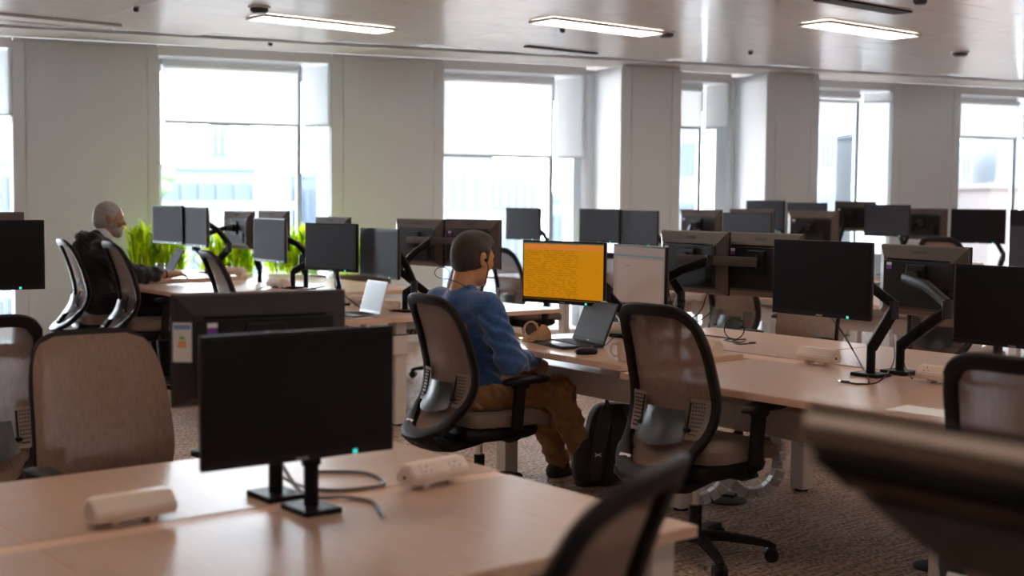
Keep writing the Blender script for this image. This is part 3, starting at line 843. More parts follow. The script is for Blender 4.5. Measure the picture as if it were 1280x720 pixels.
basket('black wire cable basket under the end of the second bench', 4.28, 5.0, 6.99, 7.25, 0.61)

# ================================================================== CHAIRS
def prof(t):
    # backrest profile, t 0 (bottom) .. 1 (top): x, z
    P = [(0.0, -0.375, 0.405), (0.10, -0.315, 0.455), (0.25, -0.235, 0.56), (0.40, -0.205, 0.66), (0.55, -0.215, 0.76), (0.72, -0.248, 0.875), (0.88, -0.29, 0.985), (1.0, -0.325, 1.06)]
    for i in range(len(P) - 1):
        if t <= P[i + 1][0]:
            t0, t1 = P[i][0], P[i + 1][0]; u = (t - t0) / (t1 - t0)
            def cr(k):
                p0 = P[max(i - 1, 0)]; p1 = P[i]; p2 = P[i + 1]; p3 = P[min(i + 2, len(P) - 1)]
                m1 = (p2[k] - p0[k]) / (p2[0] - p0[0]) * (t1 - t0); m2 = (p3[k] - p1[k]) / (p3[0] - p1[0]) * (t1 - t0)
                return (2 * u ** 3 - 3 * u ** 2 + 1) * p1[k] + (u ** 3 - 2 * u ** 2 + u) * m1 + (-2 * u ** 3 + 3 * u ** 2) * p2[k] + (u ** 3 - u ** 2) * m2
            return cr(1), cr(2)
    return P[-1][1], P[-1][2]
def hw(t):
    return float(np.interp(t, [0, 0.12, 0.3, 0.45, 0.7, 1.0], [0.190, 0.208, 0.224, 0.226, 0.218, 0.206]))
PE = 0.42
def outl(ph):
    c, s_ = math.cos(ph), math.sin(ph)
    pe = PE if s_ > 0 else 0.72
    t = 0.5 + 0.5 * math.copysign(abs(s_) ** pe, s_)
    return math.copysign(abs(c) ** pe, c) * hw(t), t
def surf(y, t, off=0.0):
    x, z = prof(min(max(t, 0), 1))
    x2, z2 = prof(min(t + 0.01, 1)); x1, z1 = prof(max(t - 0.01, 0))
    n = Vector((z2 - z1, 0, -(x2 - x1))).normalized()      # points forward
    p = Vector((x + 0.035 * (y / 0.24) ** 2, y, z))
    return p + n * off
def outy(t):
    s_ = 2 * t - 1; pe = PE if s_ > 0 else 0.72
    s1 = abs(s_) ** (1 / pe)
    return hw(t) * max(1 - s1 * s1, 0) ** (pe / 2)
def chair_meshes():
    D = {}
    N = 72
    pts, ups, sc = [], [], []
    b = MB(); rings = []
    P = []
    for i in range(N):
        y, t = outl(2 * PI * i / N); P.append((surf(y, t), y, t))
    for i in range(N):
        p, y, t = P[i]
        T = (P[(i + 1) % N][0] - P[i - 1][0]).normalized()
        x2, z2 = prof(min(t + 0.01, 1)); x1, z1 = prof(max(t - 0.01, 0))
        n = Vector((z2 - z1, 0, -(x2 - x1))).normalized()
        n = (n - T * n.dot(T)).normalized(); sd = T.cross(n)
        wd = 0.021 + (0.016 if t < 0.16 else 0.006 * (t > 0.9)); th = 0.014 + (0.006 if t < 0.2 else 0)
        ring = []
        for k in range(10):
            a = 2 * PI * k / 10; ca, sa = math.cos(a), math.sin(a)
            ca = math.copysign(abs(ca) ** 0.6, ca); sa = math.copysign(abs(sa) ** 0.6, sa)
            ring.append(b.bm.verts.new(p + sd * ca * wd + n * sa * th))
        rings.append(ring)
    for i in range(N):
        A, B = rings[i], rings[(i + 1) % N]
        for k in range(10): b.bm.faces.new((A[k], A[(k + 1) % 10], B[(k + 1) % 10], B[k]))
    D['back_frame'] = b
    g = MB()
    g.grid(lambda u, v: surf((2 * u - 1) * (outy(0.006 + 0.988 * v) + 0.014), -0.006 + 1.012 * v, 0.0165), 14, 26)
    D['back_mesh'] = g
    g = MB()                                     # lumbar shield behind the mesh
    def lum(u, v):
        y = (2 * u - 1) * (0.125 - 0.02 * v); t = 0.20 + 0.19 * v - 0.05 * (1 - (2 * u - 1) ** 2) * (1 - v) - 0.0 * v
        return surf(y, t, -0.022 - 0.02 * (1 - (2 * u - 1) ** 2))
    g.grid(lum, 12, 6, 0.008); D['lumbar_support'] = g
    for s, nm in ((1, 'padL'), (-1, 'padR')):
        g = MB()
        def pd(u, v):
            t = 0.22 + 0.25 * v; y = s * (0.125 + (outy(t) - 0.125 - 0.012) * u)
            return surf(y, t, -0.012)
        g.grid(pd, 4, 6, 0.007)
        D[nm] = g
        hl = MB()                                # perforations and the adjusting knob
        for i in range(5):
            for j in range(9):
                t = 0.245 + 0.20 * j / 8; y = s * (0.142 + (outy(t) - 0.142 - 0.035) * i / 4)
                p = surf(y, t, -0.0185); n_ = surf(y, t, -0.0215) - p
                hl.cyl(p, p + n_.normalized() * 0.002, 0.0032, seg=6)
        D[nm + '_holes'] = hl
        kb = MB(); p = surf(s * 0.128, 0.27, -0.018); kb.sell(p, (0.014, 0.016, 0.010), 0.7, 0.7, 10, 6)
        kb.tube([p, surf(s * 0.128, 0.45, -0.018)], 0.004, 6)
        D[nm + '_knob'] = kb
    D['tag'] = MB().box(surf(0.12, 0.075, -0.016), (0.006, 0.06, 0.014), 0, Matrix.Rotation(math.radians(40), 3, 'Y'))
    st = MB()
    st.sell((0.03, 0, 0.470), (0.245, 0.245, 0.042), 0.45, 0.40, 36, 12)
    for v in st.bm.verts:                        # waterfall front and dished centre
        if v.co.x > 0.15: v.co.z -= (v.co.x - 0.15) ** 2 * 2.4
        v.co.z -= 0.012 * max(0, 1 - (v.co.x / 0.2) ** 2) * max(0, 1 - (v.co.y / 0.2) ** 2)
    D['seat_cushion'] = st
    sh = MB()
    sh.sell((0.0, 0, 0.405), (0.235, 0.215, 0.055), 0.7, 0.5, 32, 10)
    D['seat_shell'] = sh
    br = MB()                                    # wide bracket from the foot of the backrest to under the seat
    path = [(-0.375, 0.415, 0.15, 0.020), (-0.365, 0.385, 0.17, 0.024), (-0.33, 0.358, 0.175, 0.026), (-0.24, 0.345, 0.16, 0.026), (-0.12, 0.355, 0.14, 0.024), (0.02, 0.375, 0.12, 0.02)]
    rings = []
    for i, (x, z, hy, th) in enumerate(path):
        a = path[max(i - 1, 0)]; c_ = path[min(i + 1, len(path) - 1)]
        T = Vector((c_[0] - a[0], 0, c_[1] - a[1])).normalized(); n = Vector((-T.z, 0, T.x))
        ring = []
        for k in range(16):
            an = 2 * PI * k / 16; ca, sa = math.cos(an), math.sin(an)
            ca = math.copysign(abs(ca) ** 0.5, ca); sa = math.copysign(abs(sa) ** 0.7, sa)
            yy = ca * hy
            ring.append(br.bm.verts.new(Vector((x + 0.03 * (yy / 0.2) ** 2 * (1 if i < 3 else 0.3), yy, z)) + n * sa * th))
        rings.append(ring)
    for A, B in zip(rings, rings[1:]):
        for k in range(16): br.bm.faces.new((A[k], A[(k + 1) % 16], B[(k + 1) % 16], B[k]))
    br.bm.faces.new(list(reversed(rings[0]))); br.bm.faces.new(rings[-1])
    D['back_bracket'] = br
    for s, nm in ((1, 'armL'), (-1, 'armR')):
        a = MB()
        a.tube([(0.0, s * 0.14, 0.385), (0.0, s * 0.235, 0.385), (0.0, s * 0.275, 0.40), (0.002, s * 0.285, 0.44), (0.012, s * 0.285, 0.56), (0.02, s * 0.285, 0.655)],
               1.0, 12, flat=(0.028, 0.022, Vector((0, s * 0.4, 0.9)).normalized()))
        D[nm] = a
        pd = MB()
        pd.sell((0.055, s * 0.285, 0.672), (0.135, 0.045, 0.018), 0.6, 0.7, 24, 8)
        for v in pd.bm.verts: v.co.z -= max(0, -v.co.x + 0.02) * 0.10
        pd.sell((0.022, s * 0.285, 0.650), (0.05, 0.030, 0.025), 0.8, 0.8, 14, 6)
        D[nm + '_pad'] = pd
    D['gas_lift'] = MB().cyl((-0.03, 0, 0.20), (-0.03, 0, 0.37), 0.016, seg=16)
    D['lift_sleeve'] = MB().cyl((-0.03, 0, 0.085), (-0.03, 0, 0.225), 0.027, 0.027, seg=18).cyl((-0.03, 0, 0.075), (-0.03, 0, 0.125), 0.05, 0.034, seg=18)
    lg = MB()
    path = [(0.02, 0.10, 0.030, 0.026), (0.12, 0.098, 0.026, 0.022), (0.24, 0.085, 0.021, 0.018), (0.305, 0.073, 0.019, 0.014), (0.33, 0.060, 0.016, 0.012)]
    lg.tube([(p[0], 0, p[1]) for p in path], [1, 0.9, 0.75, 0.66, 0.55], 10, flat=(0.028, 0.022, Vector((0, 0, 1))))
    D['base_leg'] = lg
    cs = MB()
    for s in (-1, 1):
        cs.cyl((0.315, s * 0.008, 0.029), (0.315, s * 0.026, 0.029), 0.029, seg=16)
    cs.cyl((0.315, -0.01, 0.029), (0.315, 0.01, 0.029), 0.018, seg=10)
    cs.box((0.318, 0, 0.052), (0.035, 0.03, 0.016), 0.005)
    D['castor'] = cs
    return D
CHM = {}
def get_chair_mesh():
    mats_ = dict(back_frame='chair_frame', back_mesh='chair_mesh', lumbar_support='lumbar_grey', padL='pad_grey', padR='pad_grey', padL_holes='chair_black', padR_holes='chair_black',
                 padL_knob='chair_frame', padR_knob='chair_frame', tag='label_white', seat_cushion='seat_fabric', seat_shell='chair_black', back_bracket='chair_frame', armL='chair_black', armR='chair_black',
                 armL_pad='chair_black', armR_pad='chair_black', gas_lift='chrome', lift_sleeve='chair_black', base_leg='chair_black', castor='chair_black')
    D = chair_meshes()
    for k, mb in D.items():
        CHM[k] = mb.mesh(k, mats_[k], True)
get_chair_mesh()
def chair(x, y, deg, label, group=None, dz=0.0, base_rot=0.0, bx=0.0):
    t = thing('office_chair', label, 'chair', (x, y, 0), math.radians(deg), group)
    up_ = (0, 0, dz)
    link('seat_cushion', CHM['seat_cushion'], t, up_)
    link('seat_shell', CHM['seat_shell'], t, up_)
    ub_ = (bx, 0, dz)
    bf = link('back_frame', CHM['back_frame'], t, ub_)
    link('size_tag', CHM['tag'], bf)
    link('back_mesh', CHM['back_mesh'], t, ub_)
    link('lumbar_support', CHM['lumbar_support'], t, ub_)
    for s in 'LR':
        p = link('side_pad', CHM['pad' + s], t, ub_)
        link('perforations', CHM['pad%s_holes' % s], p); link('adjusting_knob', CHM['pad%s_knob' % s], p)
    link('back_bracket', CHM['back_bracket'], t, ub_)
    for s in 'LR':
        a = link('armrest', CHM['arm' + s], t, up_)
        link('arm_pad', CHM['arm%s_pad' % s], a)
    gl = link('gas_lift', CHM['gas_lift'], t)
    if dz: gl.scale = (1, 1, 1 + dz / 0.17); gl.location = (0, 0, -0.2 * dz / 0.17)
    link('lift_sleeve', CHM['lift_sleeve'], t)
    for k in range(5):
        l = link('base_leg', CHM['base_leg'], t, (-0.03, 0, 0), (0, 0, base_rot + k * 2 * PI / 5))
        link('castor', CHM['castor'], l)
    return t
G1 = None
chair(3.975, 3.665, 1, 'large mesh office chair in the middle foreground, armrest over the dark carpet', base_rot=math.radians(-48))
chair(3.90, 5.06, -5, 'mesh office chair in which the man in the blue sweater sits', dz=-0.045, bx=-0.03, base_rot=0.3)
chair(3.52, 1.86, 2, 'mesh office chair seen from behind at the right frame edge', base_rot=0.6)
chair(1.265, 1.675, 115, 'blurred mesh office chair back at the bottom centre of the photo', base_rot=0.2)
chair(1.64, 4.06, -90, 'tan-fronted mesh office chair facing the camera across the near bench', dz=-0.055, base_rot=0.2)
chair(1.50, 5.36, 92, 'mesh office chair seen from behind at the left frame edge', dz=-0.05, base_rot=0.1)
chair(3.80, 9.80, -8, 'mesh office chair in which the older man in black sits', dz=0.085, base_rot=0.3)
chair(3.88, 9.08, -6, 'empty mesh office chair just in front of the older man', dz=0.09, base_rot=0.5)
chair(3.90, 7.50, -12, 'empty dark-framed office chair half hidden behind the near monitors', dz=0.08, base_rot=0.9)
chair(6.30, 8.70, 180, 'office chair of which only the star base shows under the second bench', base_rot=0.4)
chair(6.36, 5.16, 178, 'tan-fronted office chair across the main bench, beneath the dark screens', base_rot=0.3)
chair(7.43, 4.66, 2, 'office chair with pale lumbar shield seen between the main bench monitors', dz=0.07, base_rot=0.3)
chair(7.5, 6.45, 0, 'dark blurred office chair under the twin monitor bar, nearest at the third bench', base_rot=0.3)
chair(7.5, 7.75, 8, 'dark blurred office chair at the third bench, second from the near end', base_rot=0.7)
chair(7.45, 9.05, -5, 'dark blurred office chair at the third bench, farthest from the camera', base_rot=0.1)
chair(10.35, 6.5, 0, 'office chair whose dark rounded top shows at right beyond the main bench', dz=0.14, base_rot=0.1)
chair(10.4, 7.95, 0, 'office chair whose top corner shows beside the brownish back of a far monitor', dz=0.14, base_rot=0.5)

# ================================================================== MONITORS
MW, MHT = 0.545, 0.335
def monitor_meshes():
    D = {}
    bz = MB()
    bz.box((-0.004, 0, MHT / 2), (0.014, MW, MHT), 0.002)
    D['bezel'] = bz
    D['screen'] = MB().box((-0.0115, 0, MHT / 2 + 0.0055), (0.002, MW - 0.018, MHT - 0.031))
    bs = MB()
    # back shell: frustum with a big top bevel
    def ring(x, y, zlo, zhi): return [Vector((x, -y, zlo)), Vector((x, y, zlo)), Vector((x, y, zhi)), Vector((x, -y, zhi))]
    R = [ring(0.0025, MW / 2 - 0.001, 0.001, MHT - 0.001), ring(0.014, MW / 2 - 0.004, 0.006, MHT - 0.006), ring(0.040, MW / 2 - 0.05, 0.03, MHT - 0.062), ring(0.044, MW / 2 - 0.075, 0.05, MHT - 0.085)]
    vs = [[bs.bm.verts.new(p) for p in r] for r in R]
    bs.bm.faces.new(list(reversed(vs[0])))
    for A, B in zip(vs, vs[1:]):
        for k in range(4): bs.bm.faces.new((A[k], A[(k + 1) % 4], B[(k + 1) % 4], B[k]))
    bs.bm.faces.new(vs[-1])
    D['back_shell'] = bs
    D['recess'] = MB().box((0.0405, 0.0, MHT - 0.070), (0.010, 0.38, 0.007)).box((0.044, 0, 0.115), (0.003, 0.40, 0.004))
    D['centre_panel'] = MB().box((0.0440, 0, 0.150), (0.0045, 0.43, 0.215), 0.001)
    D['port_panel'] = MB().box((0.0455, 0.165, 0.10), (0.006, 0.05, 0.085), 0.002)
    vp = MB().box((0.052, 0, 0.185), (0.020, 0.118, 0.118), 0.004)
    vp.cyl((0.06, 0, 0.185), (0.075, 0, 0.185), 0.036, seg=20)
    D['vesa_plate'] = vp
    D['power_light'] = MB().box((-0.0118, -0.155, 0.0085), (0.002, 0.011, 0.011))
    st = MB().box((0.0468, -0.180, MHT - 0.092), (0.002, 0.030, 0.014), 0, Matrix.Rotation(math.radians(-4), 3, 'Y'))
    D['sticker_white'] = st
    D['sticker_purple'] = MB().box((0.0475, -0.180, MHT - 0.109), (0.002, 0.030, 0.018), 0, Matrix.Rotation(math.radians(-4), 3, 'Y'))
    return D
MM = {}
_mm = dict(bezel='plastic_black', screen='screen_off', back_shell='plastic_back', recess='plastic_groove', port_panel='plastic_groove', centre_panel='plastic_centre', vesa_plate='plastic_black', power_light='led_teal', sticker_white='label_white', sticker_purple='label_purple')
for k, mb in monitor_meshes().items(): MM[k] = mb.mesh(k, _mm[k], smooth=False)
MM['screen_haze_grey'] = MM['screen'].copy(); MM['screen_haze_grey'].materials[0] = MAT['screen_haze_grey']
MM['screen_haze_dark'] = MM['screen'].copy(); MM['screen_haze_dark'].materials[0] = MAT['screen_haze_dark']
LOGO_F = text_mesh('PHILIPS', 0.0105, 'logo_silver', 'logo')
LOGO_B = text_mesh('PHILIPS', 0.024, 'logo_dark', 'logo')
def monitor(x, y, z, deg, label, group=None, screen='screen_off', front=True, back=True, tilt=0.0, sticker=True):
    """z is the bottom edge; at deg 0 the screen faces -x"""
    t = thing('monitor', label, 'monitor', (x, y, z), 0, group)
    t.rotation_euler = (Matrix.Rotation(math.radians(deg), 3, 'Z') @ Matrix.Rotation(tilt, 3, 'Y')).to_euler()
    link('bezel', MM['bezel'], t)
    link('screen', MM['screen' if screen == 'screen_off' else 'screen_haze_dark' if (y > 8.5 and x < 6) else 'screen_haze_grey'], t)
    sh = link('back_shell', MM['back_shell'], t)
    link('vesa_plate', MM['vesa_plate'], t)
    if front:
        link('logo', LOGO_F, t, (-0.0112, 0, 0.006), (PI / 2, 0, -PI / 2))
        link('power_light', MM['power_light'], t)
    if back:
        link('recess', MM['recess'], sh); link('port_panel', MM['port_panel'], sh); link('centre_panel', MM['centre_panel'], sh)
        a = math.atan2(0.026, 0.056)
        lg = link('logo', LOGO_B, sh, (0.0275, 0.0, MHT - 0.034), (PI / 2 , 0, PI / 2))
        lg.rotation_euler = (Matrix.Rotation(-a, 3, 'Y') @ Euler((PI / 2, 0, PI / 2)).to_matrix()).to_euler()
        if sticker:
            link('asset_label', MM['sticker_white'], sh); link('asset_label', MM['sticker_purple'], sh)
    return t
def vesa(x, y, z, deg, tilt=0.0, d=0.078, h=0.185):
    R = Matrix.Rotation(math.radians(deg), 3, 'Z') @ Matrix.Rotation(tilt, 3, 'Y')
    return V(x, y, z) + R @ V(d, 0, h), R @ V(1, 0, 0)

def arm(base, deskz, elbow, heads, label, group=None, lower=True, bar=False, sq=0.11):
    """black monitor arm: square foot, post, lower link, elbow, upper link, swivel head"""
    bx, by = base
    t = thing('monitor_stand', label, 'monitor arm', (bx, by, deskz), 0, group)
    O = V(bx, by, deskz)
    MB().box((0, 0, 0.008), (sq, sq * 1.25, 0.016), 0.003).build('base_plate', 'arm_black', t, smooth=False)
    MB().cyl((0, 0, 0.014), (0, 0, 0.135), 0.02, seg=14).build('post', 'arm_black', t)
    E = Vector(elbow) - O
    S = V(0, 0, 0.125)
    lk = MB().tube([S, S + (E - S) * 0.5, E], 1.0, 10, flat=(0.019, 0.026, V(0, 0, 1))).build('lower_link', 'arm_black', t)
    MB().cyl(E + V(0, 0, -0.035), E + V(0, 0, 0.045), 0.024, seg=14).build('elbow_joint', 'arm_silver', t)
    if bar:
        (h1, n1), (h2, n2) = heads
        A, B = h1 - O + n1 * 0.012, h2 - O + n2 * 0.012
        M_ = (A + B) / 2 + (n1 + n2) * 0.02
        MB().tube([E + V(0, 0, 0.03), E + (M_ - E) * 0.5 + V(0, 0, 0.03), M_], 1.0, 10, flat=(0.017, 0.024, V(0, 0, 1))).build('upper_link', 'arm_black', t)
        MB().cyl(M_ - V(0, 0, 0.03), M_ + V(0, 0, 0.03), 0.022, seg=12).build('bar_joint', 'arm_silver', t)
        d = (B - A).normalized()
        MB().tube([A - d * 0.03, M_ , B + d * 0.03], 1.0, 8, flat=(0.008, 0.026, V(0, 0, 1))).build('cross_bar', 'plastic_back', t)
    else:
        H, n = heads[0]
        Hh = H - O
        K = Hh + n * 0.05
        MB().tube([E + V(0, 0, 0.03), E + (K - E) * 0.5 + V(0, 0, 0.04), K], 1.0, 10, flat=(0.017, 0.022, V(0, 0, 1))).build('upper_link', 'arm_black', t)
        MB().cyl(K, Hh + n * 0.001, 0.026, 0.03, seg=14).build('swivel_head', 'arm_silver', t)
    return t
def lim(a, b, f): return V(*a) + (V(*b) - V(*a)) * f

# ---- near bench pair
monitor(1.63, 2.89, 0.815, 88, 'nearest dark screen on the near bench, facing the camera')
h = vesa(1.63, 2.89, 0.815, 88)
arm((1.70, 2.955), NZ, (1.69, 2.958, 0.93), [h], 'straight black monitor stand with square foot on the near bench, in front')
_o = monitor(1.84, 3.50, 0.87, -98, 'dark monitor seen from behind with an energy label, second on the near bench')
_s = [c for c in kids(_o) if c.name.startswith('back_shell')][0]
_s.data = _s.data.copy(); _s.data.materials[0] = MAT['plastic_dark_back']
for c in kids(_s):
    if c.name.startswith('asset_label'): c.location.y = 0.015
_l = MB().box((0.0275, -0.249, 0.195), (0.002, 0.055, 0.115), 0, Matrix.Rotation(math.radians(-30), 3, 'Z')).build('energy_label', 'label_white', _o, False)
for dz_, mt_, wd in ((0.045, 'label_blue', 0.055), (0.013, 'label_green', 0.016), (0.0, 'label_orange', 0.026), (-0.01, 'label_orange', 0.03)):
    MB().box((0.0285, -0.2496, 0.195 + dz_), (0.002, wd * 0.88, 0.014 if dz_ > 0.03 else 0.008), 0, Matrix.Rotation(math.radians(-30), 3, 'Z')).build('energy_print', mt_, _l, False)
h = vesa(1.84, 3.50, 0.87, -98)
arm((1.70, 3.15), NZ, (1.69, 3.16, 0.94), [h], 'straight black monitor stand with square foot on the near bench, behind')
# ---- man's twin screens
_y = monitor(4.50, 5.16, 0.945, 12, 'screen showing an orange spreadsheet in front of the man in blue', back=True)
for c in kids(_y):
    if c.name.startswith('screen'):
        c.data = c.data.copy(); c.data.materials[0] = MAT['screen_spreadsheet']
        MB().box((-0.0128, 0, 0.300), (0.0012, MW - 0.02, 0.030)).build('header_band', 'screen_header', c, False)
        MB().box((-0.0128, 0, 0.322), (0.0014, MW - 0.02, 0.006)).build('title_strip', 'screen_teal_bar', c, False)
        MB().box((-0.0128, 0, 0.0265), (0.0014, MW - 0.02, 0.008)).build('task_bar', 'plastic_black', c, False)
_g = monitor(4.83, 4.92, 0.925, -14, 'screen with a pale brown page beside the orange spreadsheet')
for c in kids(_g):
    if c.name.startswith('screen'):
        c.data = c.data.copy(); c.data.materials[0] = MAT['screen_document']
        MB().box((-0.0128, 0, 0.278), (0.0012, MW - 0.03, 0.010)).build('menu_bar', 'screen_teal_bar', c, False)
        MB().box((-0.0128, -0.01, 0.145), (0.0010, MW - 0.07, 0.23)).build('page', 'screen_page', c, False)
        MB().box((-0.0136, 0.10, 0.225), (0.0010, 0.06, 0.004)).build('text_line', 'screen_teal_bar', c, False)
h1 = vesa(4.50, 5.16, 0.945, 12); h2 = vesa(4.83, 4.92, 0.925, -14)
arm((4.86, 5.06), 0.755, (4.80, 5.13, 0.98), [h1], 'black monitor arm carrying the orange spreadsheet screen')
arm((5.06, 4.86), 0.73, (5.06, 4.84, 0.97), [h2], 'black monitor arm carrying the pale brown page screen')
# ---- twin backs
monitor(5.12, 4.80, 1.005, 174, 'left monitor of the twin pair seen from behind on a cross bar', group=None)
monitor(5.17, 4.36, 1.005, 176, 'right monitor of the twin pair seen from behind on a cross bar')
h1 = vesa(5.12, 4.80, 1.005, 174); h2 = vesa(5.17, 4.36, 1.005, 176)
arm((4.93, 4.95), 0.73, (4.90, 4.88, 1.02), [h1, h2], 'black arm with a wide cross bar holding the twin monitors', bar=True)
# ---- pair with angled arms
monitor(4.61, 3.56, 0.993, -2, 'large dark blank screen facing the camera at right, teal power light')
h = vesa(4.61, 3.56, 0.993, -2)
arm((4.79, 3.42), 0.73, (4.86, 3.36, 1.02), [h], 'angled black monitor arm behind the large dark blank screen')
monitor(5.30, 3.50, 0.965, 170, 'monitor seen from behind on a raised angled arm, right of the large blank screen')
h = vesa(5.30, 3.50, 0.965, 170)
arm((4.98, 3.40), 0.73, (4.98, 3.17, 1.03), [h], 'angled black monitor arm reaching left to the back of a monitor')
monitor(4.92, 2.82, 0.905, 0, 'black screen cut off by the right frame edge, above a chair')
h = vesa(4.92, 2.82, 0.905, 0)
arm((5.06, 2.66), 0.73, (5.10, 2.62, 0.93), [h], 'black monitor arm behind the screen cut off at the right edge')
# ---- left frame edge
monitor(1.87, 6.30, 1.04, 89, 'black screen cut off by the left frame edge, teal power light')
monitor(1.86, 6.55, 1.075, -90, 'monitor seen from behind above the black screen at the left frame edge')
h = vesa(1.87, 6.30, 1.04, 89)
arm((1.50, 6.44), 0.73, (1.60, 6.43, 1.0), [h], 'monitor arm of the black screen at the left frame edge')
# ---- tilted monitor, near right
TL = math.radians(-48)
_p = pixel_at(1015, 524, d=1.5)
Rt = Matrix.Rotation(PI, 3, 'Z') @ Matrix.Rotation(-TL * -1, 3, 'Y')
big = (1.21 + math.sin(math.radians(58)) * MHT, 0.952 - MW / 2, 1.24 - math.cos(math.radians(58)) * MHT)
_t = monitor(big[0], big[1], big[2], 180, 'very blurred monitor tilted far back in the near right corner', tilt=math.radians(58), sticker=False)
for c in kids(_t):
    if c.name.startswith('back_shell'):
        c.data = c.data.copy(); c.data.materials[0] = MAT['plastic_carpet_tint']; c.location.x = 0.02
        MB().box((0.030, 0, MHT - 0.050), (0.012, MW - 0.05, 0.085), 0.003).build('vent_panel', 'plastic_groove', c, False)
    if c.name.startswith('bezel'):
        MB().box((0.007, 0, MHT / 2), (0.020, MW, MHT), 0.005).build('rim', 'rim_lit_tan', c, False)
h = vesa(big[0], big[1], big[2], 180, tilt=math.radians(58))
arm((1.72, 0.30), 0.73, (1.70, 0.38, 0.90), [h], 'black monitor arm under the tilted near-right monitor')

# ---- second bench and the older man's desk
GB = 'screens'
monitor(4.68, 10.60, 1.095, 3, 'left one of the older man\'s two grey screens', screen='g', back=False)
monitor(4.70, 10.10, 1.085, -4, 'right one of the older man\'s two grey screens', screen='g', back=False)
h = vesa(4.70, 10.10, 1.085, -4)
arm((4.86, 9.98), 0.85, (4.90, 9.88, 1.08), [h], 'curved black arm right of the older man\'s two screens')
monitor(5.27, 10.42, 1.05, 180, 'monitor back on a curved arm, left of two before the planter', screen='g', front=False)
h = vesa(5.27, 10.42, 1.05, 180)
arm((4.90, 10.3), 0.85, (4.80, 10.33, 1.08), [h], 'curved black arm in front of the planter foliage')
monitor(5.28, 9.80, 1.06, 178, 'monitor back right of two before the planter, half hidden', screen='g', front=False)
monitor(4.72, 8.83, 1.01, -3, 'narrow-looking grey screen before the planter, on a bent black arm', screen='g', back=False)
h = vesa(4.72, 8.83, 1.01, -3)
arm((4.80, 8.62), 0.82, (4.92, 8.56, 1.02), [h], 'bent black arm of the narrow-looking grey screen')
monitor(4.66, 7.82, 0.99, 10, 'grey screen above the silver laptop, left of an adjoining pair', screen='g', back=False)
h = vesa(4.66, 7.82, 0.99, 10)
arm((4.84, 8.02), 0.73, (4.88, 8.12, 0.95), [h], 'black arm left of the grey screen above the silver laptop')
monitor(4.75, 7.34, 0.965, -5, 'bluish screen right of an adjoining pair, above the silver laptop', screen='g', back=False)
h = vesa(4.75, 7.34, 0.965, -5)
arm((4.93, 7.30), 0.73, (4.95, 7.22, 0.90), [h], 'short black arm under the bluish screen of the adjoining pair')
monitor(5.26, 7.60, 1.025, 183, 'monitor back left of the head of the man in blue', front=False)
monitor(5.33, 7.07, 1.03, 187, 'monitor back directly behind the head of the man in blue', front=False)
h1 = vesa(5.26, 7.60, 1.025, 183); h2 = vesa(5.33, 7.07, 1.03, 187)
arm((5.08, 7.25), 0.73, (4.97, 7.42, 1.0), [h1, h2], 'black arm with cross bar left of the head of the man in blue', bar=True)
monitor(5.35, 8.95, 1.02, 178, 'dark monitor back peeping above the grey screen over the silver laptop', front=False, screen='g')
h = vesa(5.35, 8.95, 1.02, 178)
arm((5.10, 8.95), 0.78, (5.08, 8.98, 1.0), [h], 'arm of the monitor back peeping above the grey screen')
h = vesa(5.28, 9.80, 1.06, 178)
arm((5.10, 9.72), 0.78, (5.08, 9.75, 1.02), [h], 'arm of the half hidden monitor back before the planter')

# ---- third bench and back bench, far
far = [
 (8.52, 10.42, 1.095, 2, 'small dark screen standing alone before the second window, left of the orange spreadsheet'),
 (8.62, 9.36, 1.095, 4, 'wide dark screen over the top of the orange spreadsheet'),
 (8.66, 8.86, 1.085, 0, 'dark screen right of the wide one above the orange spreadsheet'),
 (8.50, 7.36, 1.08, 0, 'slate blue screen over the gap of the twin monitors seen from behind'),
 (11.15, 9.40, 1.20, 0, 'tallest slate screen, before the second projecting column'),
 (11.42, 9.04, 1.18, 0, 'slate screen half hidden behind a brownish monitor back near the second projecting column'),
 (11.60, 8.13, 1.165, 3, 'light slate screen before the wall column right of the second window from the right'),
 (11.45, 6.98, 1.13, 9, 'very dark wide screen below the rightmost window'),
 (11.50, 6.40, 1.13, 0, 'slate screen adjoining the very dark wide one below the rightmost window'),
 (8.75, 4.80, 1.02, 0, 'big slate screen cut off by the right frame edge, farther back'),
]
for i, (x, y, z, d, l) in enumerate(far):
    dk = 'screen_off' if 'very dark' in l else 'g'
    monitor(x, y, z, d, l, screen=dk, back=False)
    h = vesa(x, y, z, d)
    dz_ = 0.74 if x < 10 else 0.76
    bx = x + 0.24 if x < 10 else x + 0.22
    if x > 11.4: bx = x + 0.2
    bx = min(bx, 8.98 if x < 10 else 11.69)
    if y > 9.5: bx = min(bx, 8.80)
    arm((bx, y - 0.12), dz_, (bx, y - 0.16, 1.0), [h], 'stand of the ' + l.split(',')[0].split(' before')[0].replace(' half hidden behind a brownish monitor back', ' behind a brownish monitor'), sq=0.09)
farb = [
 (9.30, 9.90, 1.07, 180, 'small monitor back seen edge-left behind the wide dark screen'),
 (9.25, 8.60, 1.10, 180, 'black monitor back left of two beneath the slim window'),
 (9.32, 8.02, 1.11, 180, 'black monitor back right of two beneath the slim window, purple label'),
 (9.72, 7.62, 1.10, 186, 'brownish monitor back in front of the slate screens at the second projecting column'),
 (11.98, 8.82, 1.20, 180, 'bluish monitor back beneath the second window from the right'),
 (12.12, 8.02, 1.13, 180, 'dark monitor back with bent arm right of the light slate screen'),
]
